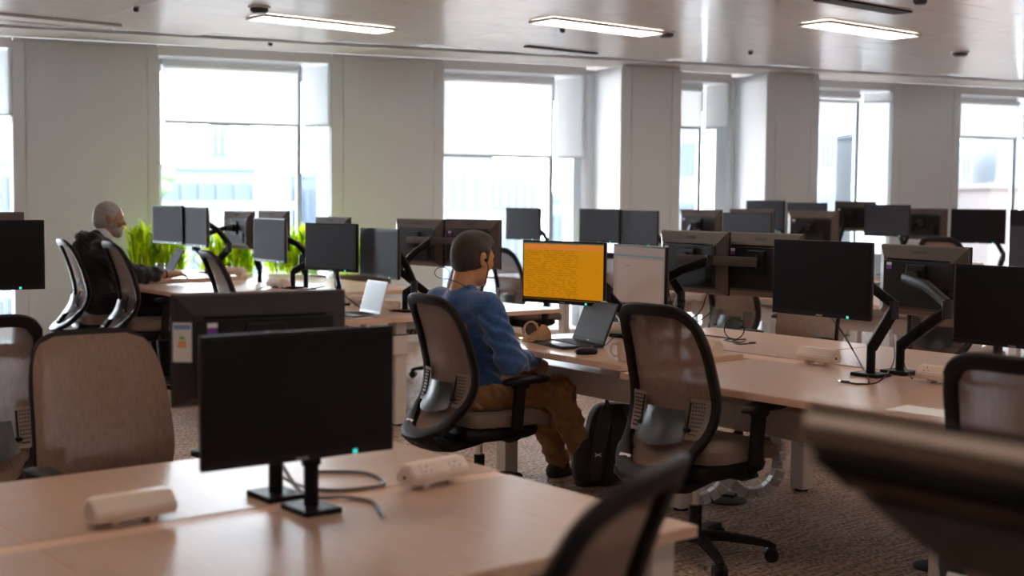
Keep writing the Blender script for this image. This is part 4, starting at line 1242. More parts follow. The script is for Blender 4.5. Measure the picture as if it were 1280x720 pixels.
for i, (x, y, z, d, l) in enumerate(farb):
    monitor(x, y, z, d, l, front=False)
    h = vesa(x, y, z, d)
    dz_ = 0.74 if x < 10 else 0.76
    bx = x - 0.18
    bx = max(bx, 9.18 if x < 10 else 11.88)
    arm((bx, y + 0.1), dz_, (bx, y + 0.14, 1.02), [h], 'stand of the ' + l.split(',')[0].replace(' in front of the slate screens', ''), sq=0.09)

# ================================================================== PEOPLE
def rotm(yaw=0, pitch=0, roll=0):
    return Matrix.Rotation(yaw, 3, 'Z') @ Matrix.Rotation(pitch, 3, 'Y') @ Matrix.Rotation(roll, 3, 'X')
def head_prims(org, R, grow=0.0, k=0.02, s=1.0):
    """skull, face, jaw, nose, ears, neck-free; org is the centre of the skull"""
    out = []
    def ell(c, r, kk=k): out.append(('ell', kk, org + R @ (V(*c) * s), [q * s + grow for q in r], np.array(R)))
    def cap(a, b, ra, rb, kk=k): out.append(('cap', kk, org + R @ (V(*a) * s), org + R @ (V(*b) * s), ra * s + grow, rb * s + grow))
    ell((-0.005, 0, 0.02), (0.100, 0.077, 0.098))          # cranium
    ell((0.045, 0, -0.005), (0.055, 0.066, 0.075))         # face
    ell((0.030, 0, -0.070), (0.058, 0.055, 0.055))         # jaw
    ell((0.072, 0, -0.103), (0.020, 0.024, 0.018), 0.025)  # chin
    ell((0.085, 0.028, 0.020), (0.014, 0.024, 0.010), 0.015); ell((0.085, -0.028, 0.020), (0.014, 0.024, 0.010), 0.015)   # brow
    ell((0.070, 0.045, -0.022), (0.018, 0.016, 0.014), 0.02); ell((0.070, -0.045, -0.022), (0.018, 0.016, 0.014), 0.02)   # cheekbones
    cap((0.092, 0, 0.008), (0.112, 0, -0.030), 0.008, 0.013, 0.012)   # nose
    ell((0.100, 0.010, -0.034), (0.010, 0.008, 0.007), 0.008); ell((0.100, -0.010, -0.034), (0.010, 0.008, 0.007), 0.008)
    ell((0.092, 0, -0.060), (0.010, 0.024, 0.006), 0.008)  # upper lip
    ell((0.090, 0, -0.071), (0.010, 0.021, 0.006), 0.008)  # lower lip
    for sd in (1, -1):                                      # ears
        ell((-0.005, sd * 0.079, -0.012), (0.021, 0.008, 0.033), 0.006)
        ell((-0.010, sd * 0.085, 0.004), (0.018, 0.007, 0.018), 0.004)
        out.append(('-ell', 0.004, org + R @ V(0.0, sd * 0.090, -0.010) * 1.0 if False else org + R @ (V(0.0, sd * 0.090, -0.010) * s), [0.010, 0.006, 0.016], np.array(R)))
        out.append(('-ell', 0.006, org + R @ (V(0.098, sd * 0.031, 0.004) * s), [0.012, 0.014, 0.008], np.array(R)))
    return out
def eye_meshes(parent, org, R, s=1.0):
    for sd in (1, -1):
        c = org + R @ (V(0.078, sd * 0.031, 0.003) * s)
        e = MB().sell(c, (0.0115, 0.0115, 0.0115), 1, 1, 12, 8).build('eye', 'paper_white', parent)
        MB().sell(c + R @ V(0.0085, 0, 0), (0.004, 0.0055, 0.0055), 1, 1, 10, 6, rot=R).build('iris', 'hair_brown', e)
def hand_prims(wr, dirv, palm_n, curl=0.9, spread=0.0, side=1, s=1.0):
    """palm and five fingers. dirv: wrist to knuckles; palm_n: direction the palm faces; side +1 thumb on +cross"""
    d = Vector(dirv).normalized(); n = Vector(palm_n); n = (n - d * n.dot(d)).normalized(); t = d.cross(n) * side
    out = []; wr = Vector(wr)
    P = lambda a, b, c: wr + (d * a + t * b + n * c) * s
    out.append(('cap', 0.012, P(0.0, 0.0, 0), P(0.045, 0.018, 0), 0.026 * s, 0.022 * s))
    out.append(('cap', 0.012, P(0.02, -0.012, 0), P(0.085, -0.026, 0), 0.019 * s, 0.014 * s))
    out.append(('cap', 0.012, P(0.03, 0.012, 0), P(0.09, 0.022, 0), 0.018 * s, 0.014 * s))
    out.append(('cap', 0.010, P(0.05, 0.0, 0), P(0.09, 0.0, 0), 0.017 * s, 0.014 * s))
    for i, (b, L) in enumerate(((0.029, 0.072), (0.010, 0.080), (-0.010, 0.074), (-0.029, 0.058))):
        p = P(0.088 - 0.004 * abs(i - 1), b, 0.0); ang = 0.25 + curl * 0.35
        for j, (fl_, r) in enumerate(((0.45, 0.0092), (0.31, 0.0084), (0.24, 0.0076))):
            dv = d * math.cos(ang) + n * math.sin(ang) + t * (0.06 * (1.5 - i) * (1 - curl))
            q = p + dv * (L * fl_ * s)
            out.append(('cap', 0.004, p, q, r * s, (r - 0.0006) * s)); p = q
            ang += curl * 0.75
    p = P(0.025, 0.026, 0.006); dv = (d * 0.65 + t * 0.62 + n * 0.35).normalized(); q = p + dv * 0.042 * s
    out.append(('cap', 0.008, p, q, 0.013 * s, 0.0105 * s))
    q2 = q + (d * 0.85 + t * 0.1 + n * 0.45).normalized() * 0.032 * s
    out.append(('cap', 0.004, q, q2, 0.0102 * s, 0.0085 * s))
    return out
def limb(a, b, c, r, k=0.03):
    return [('cap', k, Vector(a), Vector(b), r[0], r[1]), ('cap', k, Vector(b), Vector(c), r[1], r[2])]

# ---- the man in the blue sweater (local frame: +x forward, +y his left)
def man_in_blue(x, y, deg):
    t = thing('person', 'seated man in blue sweater and brown trousers facing the orange screen', 'person', (x, y, 0), math.radians(deg))
    HR = rotm(math.radians(6), math.radians(10), math.radians(-3))
    HC = V(-0.035, -0.005, 1.238)
    HS = 1.08
    body = []
    body += [('ell', 0.05, (-0.03, 0, 0.575), (0.13, 0.175, 0.105)), ('ell', 0.05, (-0.03, 0, 0.72), (0.105, 0.155, 0.14)), ('ell', 0.05, (-0.07, 0, 0.90), (0.115, 0.175, 0.16)),
             ('cap', 0.05, (-0.09, -0.145, 1.015), (-0.09, 0.145, 1.015), 0.058, 0.058)]
    body += [('cap', 0.03, V(-0.100, 0, 1.05), V(-0.070, 0, 1.175), 0.062, 0.056)]
    body += head_prims(HC, HR, s=HS)
    SR, ER, WR = V(-0.085, -0.205, 1.005), V(-0.01, -0.285, 0.755), V(0.205, -0.200, 0.735)
    SL, EL, WL = V(-0.085, 0.205, 1.005), V(0.06, 0.275, 0.76), V(0.255, 0.10, 0.71)
    body += limb(SR, ER, WR, (0.050, 0.040, 0.028)) + limb(SL, EL, WL, (0.050, 0.040, 0.028))
    hr = hand_prims(WR + V(0.012, 0.008, 0), (0.86, 0.42, -0.26), (0.25, 0.35, -0.9), curl=0.85, side=1)
    hl = hand_prims(WL + V(0.012, -0.006, 0), (0.85, -0.5, -0.15), (0.1, -0.5, -0.8), curl=0.8, side=-1)
    body += hr + hl
    KR, AR = V(0.43, -0.125, 0.545), V(0.66, -0.105, 0.10)
    KL, AL = V(0.44, 0.135, 0.55), V(0.68, 0.15, 0.10)
    for K, A, s in ((KR, AR, -1), (KL, AL, 1)):
        body += limb(V(-0.06, s * 0.09, 0.56), K, A, (0.078, 0.056, 0.036))
        body += [('cap', 0.03, A, A + V(0.13, s * 0.02, -0.055), 0.036, 0.026)]
    bo = link('body', sdf_mesh('body', body, 0.0065, 'skin_tan'), t)
    eye_meshes(bo, HC, HR, HS)
    # hair
    hp = []
    def hell(c, r, k=0.012, sub=False): hp.append((('-' if sub else '') + 'ell', k, HC + HR @ (V(*c) * HS), [q * HS for q in r], np.array(HR)))
    hell((-0.010, 0, 0.024), (0.104, 0.0815, 0.101))
    hell((-0.045, 0, -0.010), (0.060, 0.073, 0.060), 0.02)
    hell((-0.066, 0, -0.045), (0.030, 0.046, 0.030), 0.02)
    hell((0.030, 0, 0.088), (0.068, 0.062, 0.040), 0.02)
    hell((0.078, 0, 0.082), (0.030, 0.05, 0.018), 0.012)
    for s in (1, -1):
        hp.append(('cap', 0.012, HC + HR @ (V(0.022, s * 0.072, 0.03) * HS), HC + HR @ (V(0.024, s * 0.0725, -0.012) * HS), 0.014, 0.008))
    hell((0.105, 0, -0.035), (0.062, 0.12, 0.098), 0.006, True)           # keep the face free
    for s in (1, -1): hell((0.002, s * 0.095, -0.022), (0.026, 0.030, 0.036), 0.006, True)
    link('hair', sdf_mesh('hair', hp, 0.006, 'hair_brown', lambda X, Y, Z: 0.0012 * np.sin(X * 310) * np.sin(Y * 290) * np.sin(Z * 270)), t)
    # sweater
    g = 0.012
    sw = [('ell', 0.05, (-0.015, 0, 0.62), (0.125, 0.185, 0.085)), ('ell', 0.05, (-0.035, 0, 0.73), (0.112, 0.172, 0.15)), ('ell', 0.05, (-0.060, 0, 0.90), (0.120, 0.192, 0.17)),
          ('cap', 0.05, (-0.095, -0.15, 1.015), (-0.095, 0.15, 1.015), 0.070, 0.070), ('cap', 0.03, (-0.098, 0, 1.03), (-0.088, 0, 1.085), 0.078, 0.068)]
    sw += [('cap', 0.04, SR, ER, 0.072, 0.066), ('cap', 0.03, ER, WR, 0.064, 0.042), ('cap', 0.04, SL, EL, 0.072, 0.066), ('cap', 0.03, EL, WL, 0.064, 0.042)]
    sw += [('ell', 0.02, ER + V(0.0, -0.005, -0.012), (0.07, 0.066, 0.06)), ('-cap', 0.01, V(-0.088, 0, 1.085), V(-0.065, 0, 1.16), 0.060, 0.062)]
    def folds(X, Y, Z):
        arm = np.exp(-((Y + 0.25) ** 2) / 0.012)
        return 0.0045 * np.sin(Z * 95 + X * 60 + np.sin(Y * 40) * 1.5) * (0.35 + arm) * (Z < 0.98) + 0.003 * np.sin(Z * 60 - X * 35 + Y * 25)
    link('sweater', sdf_mesh('sweater', sw, 0.0085, 'sweater_blue', folds), t)
    # trousers
    tr = [('ell', 0.05, (-0.03, 0, 0.575), (0.145, 0.188, 0.092))]
    for K, A, s in ((KR, AR, -1), (KL, AL, 1)):
        tr += [('cap', 0.05, V(-0.03, s * 0.092, 0.575), K, 0.094, 0.078), ('cap', 0.04, K, A + V(0, 0, 0.03), 0.078, 0.062), ('ell', 0.03, K + V(0.0, 0, 0.0), (0.082, 0.076, 0.078))]
    def tf(X, Y, Z):
        return 0.005 * np.sin(X * 55 + Z * 70 + np.sin(Y * 30)) + 0.004 * np.sin(Z * 85 - X * 40 + 1.0) * (X > 0.3)
    link('trousers', sdf_mesh('trousers', tr, 0.009, 'trousers_brown', tf), t)
    for A, s in ((AR, -1), (AL, 1)):
        link('shoe', sdf_mesh('shoe', [('cap', 0.02, A + V(-0.03, 0, -0.045), A + V(0.15, s * 0.02, -0.062), 0.043, 0.036), ('cap', 0.02, A + V(-0.03, 0, -0.03), A + V(0.02, 0, -0.01), 0.042, 0.046),
              ('-ell', 0.002, (A.x + 0.05, A.y, -0.2), (0.6, 0.6, 0.2))], 0.008, 'shoe_dark'), t)
    # earphone and cable
    ear = HC + HR @ V(0.004, -0.094, -0.013)
    c = [ear, ear + V(0.01, -0.008, -0.03), HC + V(0.035, -0.07, -0.10), HC + V(0.03, -0.066, -0.135), HC + V(0.0, -0.07, -0.15), HC + V(-0.06, -0.078, -0.155), HC + V(-0.125, -0.055, -0.115), HC + V(-0.15, 0.0, -0.10), HC + V(-0.145, 0.045, -0.105)]
    e = MB().sell(ear, (0.008, 0.007, 0.008), 1, 1, 10, 6).build('earphone', 'chair_black', t)
    MB().tube(c, 0.0022, 6).build('earphone_cable', 'cable_black', e)
    lp = [HC + V(-0.15, 0.03, -0.10) + V(-0.02 * math.sin(a) - 0.01, 0.035 * math.sin(a), 0.028 * (1 - math.cos(a))) for a in [2 * PI * i / 14 for i in range(13)]]
    MB().tube(lp, 0.0018, 6).build('neck_loop', 'cable_black', e)
    t.location.z = -0.03
    return t
man_in_blue(3.86, 5.08, 0)

# ---- the older man in black
def older_man(x, y, deg, dz):
    t = thing('person', 'seated older man with grey hair and beard, black hooded top, white collar', 'person', (x, y, 0), math.radians(deg))
    U = V(0, 0, dz)
    HR = rotm(math.radians(-8), math.radians(6), 0)
    HC = V(0.015, 0.0, 1.235) + U
    lift = lambda P: [tuple([p[0], p[1]] + [(Vector(q) + U if i < (2 if p[0].endswith('cap') else 1) else q) for i, q in enumerate(p[2:])]) for p in P]
    SR, ER, WR = V(-0.08, -0.225, 1.00), V(0.12, -0.275, 0.80), V(0.43, -0.20, 0.80)
    SL, EL, WL = V(-0.08, 0.225, 1.00), V(0.12, 0.26, 0.80), V(0.38, 0.14, 0.80)
    b = [('ell', 0.05, (-0.06, 0, 0.58), (0.14, 0.18, 0.11)), ('ell', 0.05, (-0.06, 0, 0.73), (0.13, 0.17, 0.15)), ('ell', 0.05, (-0.08, 0, 0.90), (0.13, 0.185, 0.16)),
         ('cap', 0.05, (-0.08, -0.15, 1.01), (-0.08, 0.15, 1.01), 0.06, 0.06), ('cap', 0.03, V(-0.06, 0, 1.03), V(-0.005, 0, 1.13), 0.066, 0.060)]
    b += limb(SR, ER, WR, (0.052, 0.042, 0.030)) + limb(SL, EL, WL, (0.052, 0.042, 0.030))
    b += hand_prims(WR + V(0.01, 0, 0.0), (0.95, 0.2, 0.05), (0.1, 0.2, -1), curl=0.35, side=1) + hand_prims(WL + V(0.01, 0, 0), (0.95, -0.2, 0.05), (0.1, -0.2, -1), curl=0.35, side=-1)
    for s in (-1, 1):
        b += limb(V(-0.05, s * 0.1, 0.56), V(0.40, s * 0.13, 0.545), V(0.42, s * 0.13, 0.10 - dz), (0.08, 0.058, 0.038))
        b += [('cap', 0.03, V(0.42, s * 0.13, 0.09 - dz), V(0.55, s * 0.14, 0.045 - dz), 0.036, 0.026)]
    b = lift(b) + head_prims(HC, HR, s=1.1)
    bo = link('body', sdf_mesh('body', b, 0.0085, 'skin_warm'), t)
    eye_meshes(bo, HC, HR)
    hp = []
    def hell(c, r, k=0.012, sub=False): hp.append((('-' if sub else '') + 'ell', k, HC + HR @ V(*c), list(r), np.array(HR)))
    HS = 1.1
    def hell(c, r, k=0.012, sub=False): hp.append((('-' if sub else '') + 'ell', k, HC + HR @ (V(*c) * HS), [q * HS for q in r], np.array(HR)))
    hell((-0.008, 0, 0.020), (0.101, 0.080, 0.101)); hell((-0.045, 0, -0.03), (0.064, 0.076, 0.06), 0.02)
    hell((0.158, 0, -0.015), (0.085, 0.13, 0.105), 0.006, True)
    for s in (1, -1): hell((0.0, s * 0.095, -0.02), (0.026, 0.03, 0.036), 0.006, True)
    link('hair', sdf_mesh('hair', hp, 0.008, 'hair_grey', lambda X, Y, Z: 0.0015 * np.sin(X * 300) * np.sin(Y * 280) * np.sin(Z * 260)), t)
    hp = []
    hell((0.040, 0, -0.082), (0.060, 0.060, 0.045)); hell((0.075, 0, -0.107), (0.026, 0.034, 0.024), 0.02)
    for s in (1, -1): hell((0.030, s * 0.058, -0.045), (0.026, 0.012, 0.035), 0.01)
    hell((0.100, 0, -0.060), (0.014, 0.03, 0.012), 0.006); hell((0.110, 0, -0.066), (0.02, 0.02, 0.006), 0.003, True)
    link('beard', sdf_mesh('beard', hp, 0.007, 'hair_grey'), t)
    sh = lift([('cap', 0.02, V(-0.065, 0, 1.05), V(-0.025, 0, 1.105), 0.080, 0.071)])
    link('shirt_collar', sdf_mesh('shirt_collar', sh, 0.008, 'shirt_white'), t)
    hd = [('ell', 0.05, (-0.06, 0, 0.60), (0.16, 0.20, 0.11)), ('ell', 0.05, (-0.065, 0, 0.74), (0.155, 0.20, 0.17)), ('ell', 0.05, (-0.085, 0, 0.91), (0.155, 0.21, 0.17)),
          ('cap', 0.05, (-0.085, -0.16, 1.01), (-0.085, 0.16, 1.01), 0.078, 0.078), ('cap', 0.03, (-0.075, 0, 1.03), (-0.06, 0, 1.08), 0.088, 0.076),
          ('cap', 0.04, SR, ER, 0.082, 0.074), ('cap', 0.03, ER, ER + (WR - ER) * 0.62, 0.072, 0.058), ('cap', 0.04, SL, EL, 0.082, 0.074), ('cap', 0.03, EL, WL, 0.072, 0.048)]
    # hood lying folded behind the neck
    for a in np.linspace(-1.2, 1.2, 7):
        hd.append(('ell', 0.02, (-0.085 - 0.105 * math.cos(a), 0.115 * math.sin(a), 1.065 + 0.02 * math.cos(a)), (0.052, 0.05, 0.05)))
    hd.append(('ell', 0.03, (-0.215, 0, 0.99), (0.045, 0.10, 0.075)))
    def fo(X, Y, Z): return 0.006 * np.sin(Z * 70 + X * 45 + np.sin(Y * 30)) + 0.004 * np.sin(X * 80 + Y * 30)
    link('hooded_top', sdf_mesh('hooded_top', lift(hd), 0.010, 'hoodie_black', fo), t)
    tr = [('ell', 0.05, (-0.06, 0, 0.575), (0.15, 0.19, 0.10))]
    for s in (-1, 1):
        tr += [('cap', 0.04, V(-0.05, s * 0.1, 0.57), V(0.40, s * 0.13, 0.55), 0.095, 0.075), ('cap', 0.04, V(0.40, s * 0.13, 0.55), V(0.42, s * 0.13, 0.12 - dz), 0.075, 0.058)]
    link('trousers', sdf_mesh('trousers', lift(tr), 0.011, 'hoodie_black'), t)
    for s in (-1, 1):
        link('shoe', sdf_mesh('shoe', [('cap', 0.02, V(0.40, s * 0.13, 0.045), V(0.56, s * 0.14, 0.04), 0.045, 0.038), ('cap', 0.02, V(0.40, s * 0.13, 0.06), V(0.44, s * 0.13, 0.10), 0.045, 0.045)], 0.009, 'shoe_dark'), t)
    MB().cyl(V(0.385, -0.211, 0.80) + U, V(0.40, -0.207, 0.80) + U, 0.034, 0.033, 14).build('watch_strap', 'chair_black', t)
    return t
older_man(3.82, 9.79, -8, 0.095)

# ================================================================== THINGS ON THE DESKS
def at(px, py, z):
    return pixel_at(px, py, z)
def pmodule(x, y, z, deg, label, ends=True):
    """cream power module: a five-sided prism with sockets on its slanted face, on two little feet"""
    t = thing('power_module', label, 'power socket', (x, y, z), math.radians(deg), None)
    L = 0.22
    def sect(s): return [(-0.042 * s, 0.016), (0.042 * s, 0.016), (0.046 * s, 0.040), (0.012 * s, 0.016 + 0.060 * s), (-0.022 * s, 0.016 + 0.060 * s), (-0.046 * s, 0.042)]
    b = MB(); rings = []
    for yy, s in ((-L / 2, 0.86), (-L / 2 + 0.012, 1.0), (L / 2 - 0.012, 1.0), (L / 2, 0.86)):
        rings.append([b.bm.verts.new((p[0], yy, p[1])) for p in sect(s)])
    for A, B in zip(rings, rings[1:]):
        for k in range(6): b.bm.faces.new((A[k], A[(k + 1) % 6], B[(k + 1) % 6], B[k]))
    b.bm.faces.new(list(reversed(rings[0]))); b.bm.faces.new(rings[-1])
    bmesh.ops.bevel(b.bm, geom=list(b.bm.edges), offset=0.004, segments=2, affect='EDGES')
    b.build('housing', 'module_cream', t)
    # sockets on the slanted face toward -x
    n = V(-0.034, 0, 0.024 * 1.0); sl = V(0.024, 0, 0.034).normalized()
    for k in (-1, 1):
        c = V(-0.0345, k * 0.055, 0.0590)
        R = Matrix.Rotation(math.radians(-54), 3, 'Y')
        so = MB().box(c, (0.032, 0.045, 0.003), 0.001, R).build('socket', 'module_cream', t, smooth=False)
        for (u, v) in ((0.008, 0), (-0.007, 0.011), (-0.007, -0.011)):
            MB().box(c + R @ V(u, v, 0.0015), (0.007 if v == 0 else 0.003, 0.003 if v == 0 else 0.007, 0.002), 0, R).build('pin_hole', 'module_hole', so, smooth=False)
    for k in (-1, 1):
        MB().box((0, k * 0.05, 0.009), (0.05, 0.022, 0.018), 0.002).build('foot', 'module_cream', t, smooth=False)
    MB().cyl((0.0, L / 2 - 0.001, 0.036), (0, L / 2 + 0.002, 0.036), 0.006, seg=10).build('end_screw', 'module_hole', t)
    return t
p = at(170, 655, NZ); pmodule(p.x, p.y + 0.03, NZ, -88, 'blurred cream power module at the lower left of the near bench')
p = at(549, 608, NZ); pmodule(p.x, p.y + 0.03, NZ, 97, 'cream power module right of the nearest screen on the near bench')
p = at(880, 440, 0.73); pmodule(p.x, p.y, 0.73, -8, 'cream power module half hidden behind the large foreground chair')
p = at(1019, 455, 0.73); pmodule(p.x + 0.02, p.y, 0.73, 176, 'cream power module in the middle of the main bench')
p = at(1178, 480, 0.73); pmodule(p.x, p.y, 0.73, 0, 'cream power module right of the angled monitor arms')
p = at(764, 420, 0.755); pmodule(p.x + .02, p.y, 0.755, 10, 'cream power module behind the mug')
p = at(480, 389, 0.73); pmodule(p.x, p.y, 0.73, 40, 'cream power module turned end-on on the second bench')
p = at(461, 384, 0.73); pmodule(p.x, p.y + 0.1, 0.73, 5, 'white-lit power module under the bluish screen on the second bench')
p = at(348, 360, 0.82); pmodule(p.x, p.y, 0.82, 5, 'white-lit power module left of a bent arm on the raised pale desk')
p = at(292, 345, 0.85); pmodule(p.x, p.y, 0.85, 30, 'white-lit power module on the older man\'s desk')
p = at(1218, 336, 0.74); pmodule(p.x, p.y, 0.74, 0, 'white-lit power module on the third bench at the right')

def laptop(x, y, z, deg, label, body='laptop_dark', scr='screen_laptop', open_=112, w=0.345, d=0.235, logo=True):
    """keyboard towards -x, lid hinged at +x, screen faces -x"""
    t = thing('laptop', label, 'laptop', (x, y, z), math.radians(deg))
    MB().box((0, 0, 0.009), (d, w, 0.016), 0.004).build('base', body, t, smooth=False)
    k = MB(); 
    kb = MB().box((0.03, 0, 0.0172), (0.105, w - 0.04, 0.001)).build('keyboard', 'plastic_groove', t, smooth=False)
    ks = MB()
    for i in range(5):
        for j in range(14):
            ks.box((0.072 - i * 0.020, -w / 2 + 0.032 + j * (w - 0.064) / 13, 0.0186), (0.015, 0.017, 0.002))
    ko = ks.build('keys', 'chair_black', kb, smooth=False); ko['kind'] = 'stuff'
    MB().box((-0.075, 0.01, 0.0173), (0.06, 0.10, 0.001)).build('touchpad', 'plastic_back', t, smooth=False)
    R = Matrix.Rotation(math.radians(open_ - 90), 3, 'Y')
    H = V(d / 2 - 0.004, 0, 0.014)
    lid = MB().box(H + R @ V(0.004, 0, 0.112), (0.007, w, 0.222), 0.003, R).build('lid', body, t, smooth=False)
    MB().box(H + R @ V(-0.0002, 0, 0.118), (0.0014, w - 0.022, 0.188), 0, R).build('screen', scr, lid, smooth=False)
    MB().cyl(H + V(0, -w * 0.4, 0), H + V(0, w * 0.4, 0), 0.006, seg=10).build('hinge', body, t)
    if logo:
        MB().box(H + R @ V(-0.0006, 0, 0.012), (0.0016, 0.018, 0.006), 0, R).build('badge', 'logo_silver', lid, smooth=False)
    return t, lid, H, R
a_ = at(690, 440, 0.755)
lt, lid, H, R = laptop(4.33, 4.93, 0.755, -14, 'open dark grey laptop in front of the man in blue, clip on its lid')
cl_ = MB().box(H + R @ V(0.002, -0.02, 0.224), (0.014, 0.05, 0.008), 0.002, R)
cl_.build('camera_clip', 'label_white', lid, smooth=False)
laptop(4.47, 7.20, 0.73, -6, 'small silver laptop with a pale screen on the second bench', 'laptop_silver', 'screen_pale', 106, 0.30, 0.21, False)
p = at(232, 338, 0.85); laptop(4.50, 10.42, 0.85, -10, 'small dark laptop in front of the older man', 'laptop_dark', 'screen_haze_grey', 118, 0.26, 0.19, False)
laptop(8.62, 5.42, 0.74, 0, 'open laptop with a grey screen on the third bench at the right', 'laptop_dark', 'screen_laptop', 105, 0.345, 0.235, False)
laptop(11.25, 8.02, 0.76, 0, 'pale far laptop below the light slate screen', 'laptop_silver', 'screen_pale', 105, 0.345, 0.235, False)
# closed notebook with keyboard-like stack beside the silver laptop
p = at(452, 392, 0.73); t = thing('notebook', 'thin closed notebook near the end of the second bench', 'notebook', (4.38, 6.99 + 0.12, 0.73), math.radians(10))
MB().box((0, 0, 0.007), (0.17, 0.24, 0.012), 0.002).build('pages', 'paper_white', t, smooth=False); MB().box((0, 0, 0.0145), (0.175, 0.245, 0.003)).build('cover', 'laptop_dark', t, smooth=False)
p = at(437, 390, 0.73); t = thing('webcam', 'small round black webcam beside the silver laptop', 'webcam', (4.22 + .05, 7.0 + 0.32, 0.73), 0)
MB().sell((0, 0, 0.045), (0.028, 0.028, 0.028), 1, 1, 14, 8).build('housing', 'chair_black', t); MB().lathe([(0.03, 0), (0.03, 0.006), (0.01, 0.02)], seg=16).build('stand', 'chair_black', t)

# mug, mouse, cap
p = at(776, 452, 0.755)
t = thing('mug', 'cream coffee mug beside the mouse, handle to the left', 'mug', (p.x + 0.03, p.y, 0.755), math.radians(128))
MB().lathe([(0.030, 0.0), (0.037, 0.003), (0.040, 0.02), (0.040, 0.094), (0.0365, 0.096), (0.036, 0.09), (0.036, 0.012), (0.0, 0.010)], seg=28).build('cup', 'mug_cream', t)
MB().tube([(0.038, 0, 0.076), (0.058, 0, 0.080), (0.070, 0, 0.062), (0.070, 0, 0.042), (0.058, 0, 0.024), (0.038, 0, 0.024)], 1.0, 10, flat=(0.006, 0.005, V(0, 1, 0))).build('handle', 'mug_cream', t)
p = at(733, 443, 0.755)
t = thing('computer_mouse', 'black computer mouse between laptop and mug', 'mouse', (p.x, p.y, 0.755), math.radians(-20))
b = MB(); b.sell((0, 0, 0.014), (0.056, 0.031, 0.022), 0.8, 0.8, 24, 12)
for v in b.bm.verts: v.co.z = max(v.co.z, 0.001)
b.build('shell', 'chair_black', t); MB().cyl((0.028, -0.004, 0.030), (0.028, 0.004, 0.030), 0.008, seg=12).build('scroll_wheel', 'cable_grey', t)
p = at(648, 427, 0.755)
t = thing('baseball_cap', 'tan baseball cap lying on the desk left of the laptop, strap opening up', 'cap', (p.x + 0.05, p.y - 0.02, 0.755), math.radians(-48))
c = MB()                                          # soft crown slumped to the right, open dome
def crown(u, v):
    a = 2 * PI * u; r = math.sin(v * PI / 2)
    return (0.045 + 0.078 * r * math.cos(a) + 0.02 * (1 - v), 0.088 * r * math.sin(a), 0.004 + 0.088 * math.cos(v * PI / 2) * (0.85 + 0.15 * math.cos(a)) + 0.006 * math.sin(3 * a) * r)
c.grid(crown, 28, 9, 0.003); bmesh.ops.remove_doubles(c.bm, verts=list(c.bm.verts), dist=0.0008)
c.build('crown', 'cap_tan', t)
c = MB()
def brim(u, v):
    a = (u - 0.5) * 2.2
    r0, r1 = 0.080, 0.165
    r = r0 + (r1 - r0) * v * math.cos(a * 0.62) ** 0.6
    return (0.03 - r * math.cos(a), r * math.sin(a) * 0.92, 0.010 + 0.030 * (1 - (a / 1.1) ** 2) * (0.4 + 0.6 * v) * 0.8 + 0.012 * v)
c.grid(brim, 18, 6, 0.004); c.build('brim', 'cap_tan', t)
c = MB().tube([(0.022 + 0.040 * math.cos(PI * i / 10), -0.055 + 0.012 * math.sin(PI * i / 10), 0.050 + 0.058 * math.sin(PI * i / 10)) for i in range(11)], 1.0, 10, flat=(0.006, 0.014, V(0, 1, 0))); c.build('strap_arch', 'cap_tan', t)
MB().sell((0.022, -0.050, 0.066), (0.030, 0.010, 0.030), 0.9, 0.9, 16, 8).build('back_opening', 'planter_brown', t)
MB().sell((0.045, 0, 0.094), (0.007, 0.007, 0.004), 1, 1, 10, 6).build('button', 'cap_tan', t)
# paper under the cap
p = at(640, 428, 0.755); t = thing('paper_sheet', 'white sheet of paper at the left desk end under the cap', 'paper', (p.x + 0.07, p.y + 0.02, 0.7556), math.radians(20)); MB().box((0, 0, 0.0006), (0.20, 0.15, 0.0012)).build('sheet', 'paper_white', t, smooth=False)
p = at(1150, 517, 0.73); 
t = thing('paper_sheet', 'glossy white sheet near the desk joint at the right', 'paper', (p.x + 0.06, p.y, 0.7306), math.radians(4)); MB().box((0, 0, 0.0006), (0.16, 0.27, 0.0012)).build('sheet', 'paper_white', t, smooth=False)
# older man's tumbler and bits
p = at(240, 345, 0.85)
t = thing('drinking_glass', 'clear tumbler beside the hand of the older man', 'glass', (4.26, 9.80, 0.85), 0)
MB().lathe([(0.030, 0), (0.036, 0.12), (0.033, 0.12), (0.028, 0.008), (0.0, 0.008)], seg=20).build('tumbler', 'tumbler_glass', t); MB().lathe([(0.0272, 0.009), (0.030, 0.055), (0.0, 0.0555)], seg=18).build('tea', 'planter_brown', t)

# ------------------------------------------------------------------ cables
def cable(label, pts, r=0.004, mt='cable_black', plug=None, nm='cable'):
    base = Vector(pts[0]); base = V(base.x, base.y, min(Vector(q).z for q in pts) - r)
    t = thing(nm, label, 'cable', base)
    P = [Vector(q) - base for q in pts]
    out = []
    for i in range(len(P) - 1):                   # Catmull-Rom
        p0, p1, p2, p3 = P[max(i - 1, 0)], P[i], P[i + 1], P[min(i + 2, len(P) - 1)]
        for s in range(5):
            u = s / 5
            out.append(0.5 * ((2 * p1) + (p2 - p0) * u + (2 * p0 - 5 * p1 + 4 * p2 - p3) * u * u + (3 * p1 - p0 - 3 * p2 + p3) * u ** 3))
    out.append(P[-1])
    MB().tube(out, r, 6).build('cord', mt, t)
    if plug:
        d = (P[-1] - P[-2]).normalized()
        MB().cyl(P[-1] - d * 0.005, P[-1] + d * 0.035, 0.0075, 0.0065, 10).build('plug', mt, t)
        MB().cyl(P[-1] + d * 0.035, P[-1] + d * 0.048, 0.0045, seg=8).build('plug_tip', 'chrome', t)
    return t
D = 0.734
pt = lambda lst, z=D: [at(a, b, z) for a, b in lst]
def lift_(pts, hs): return [V(p.x, p.y, p.z + h) for p, h in zip(pts, hs)]
c0 = at(918, 424, D)
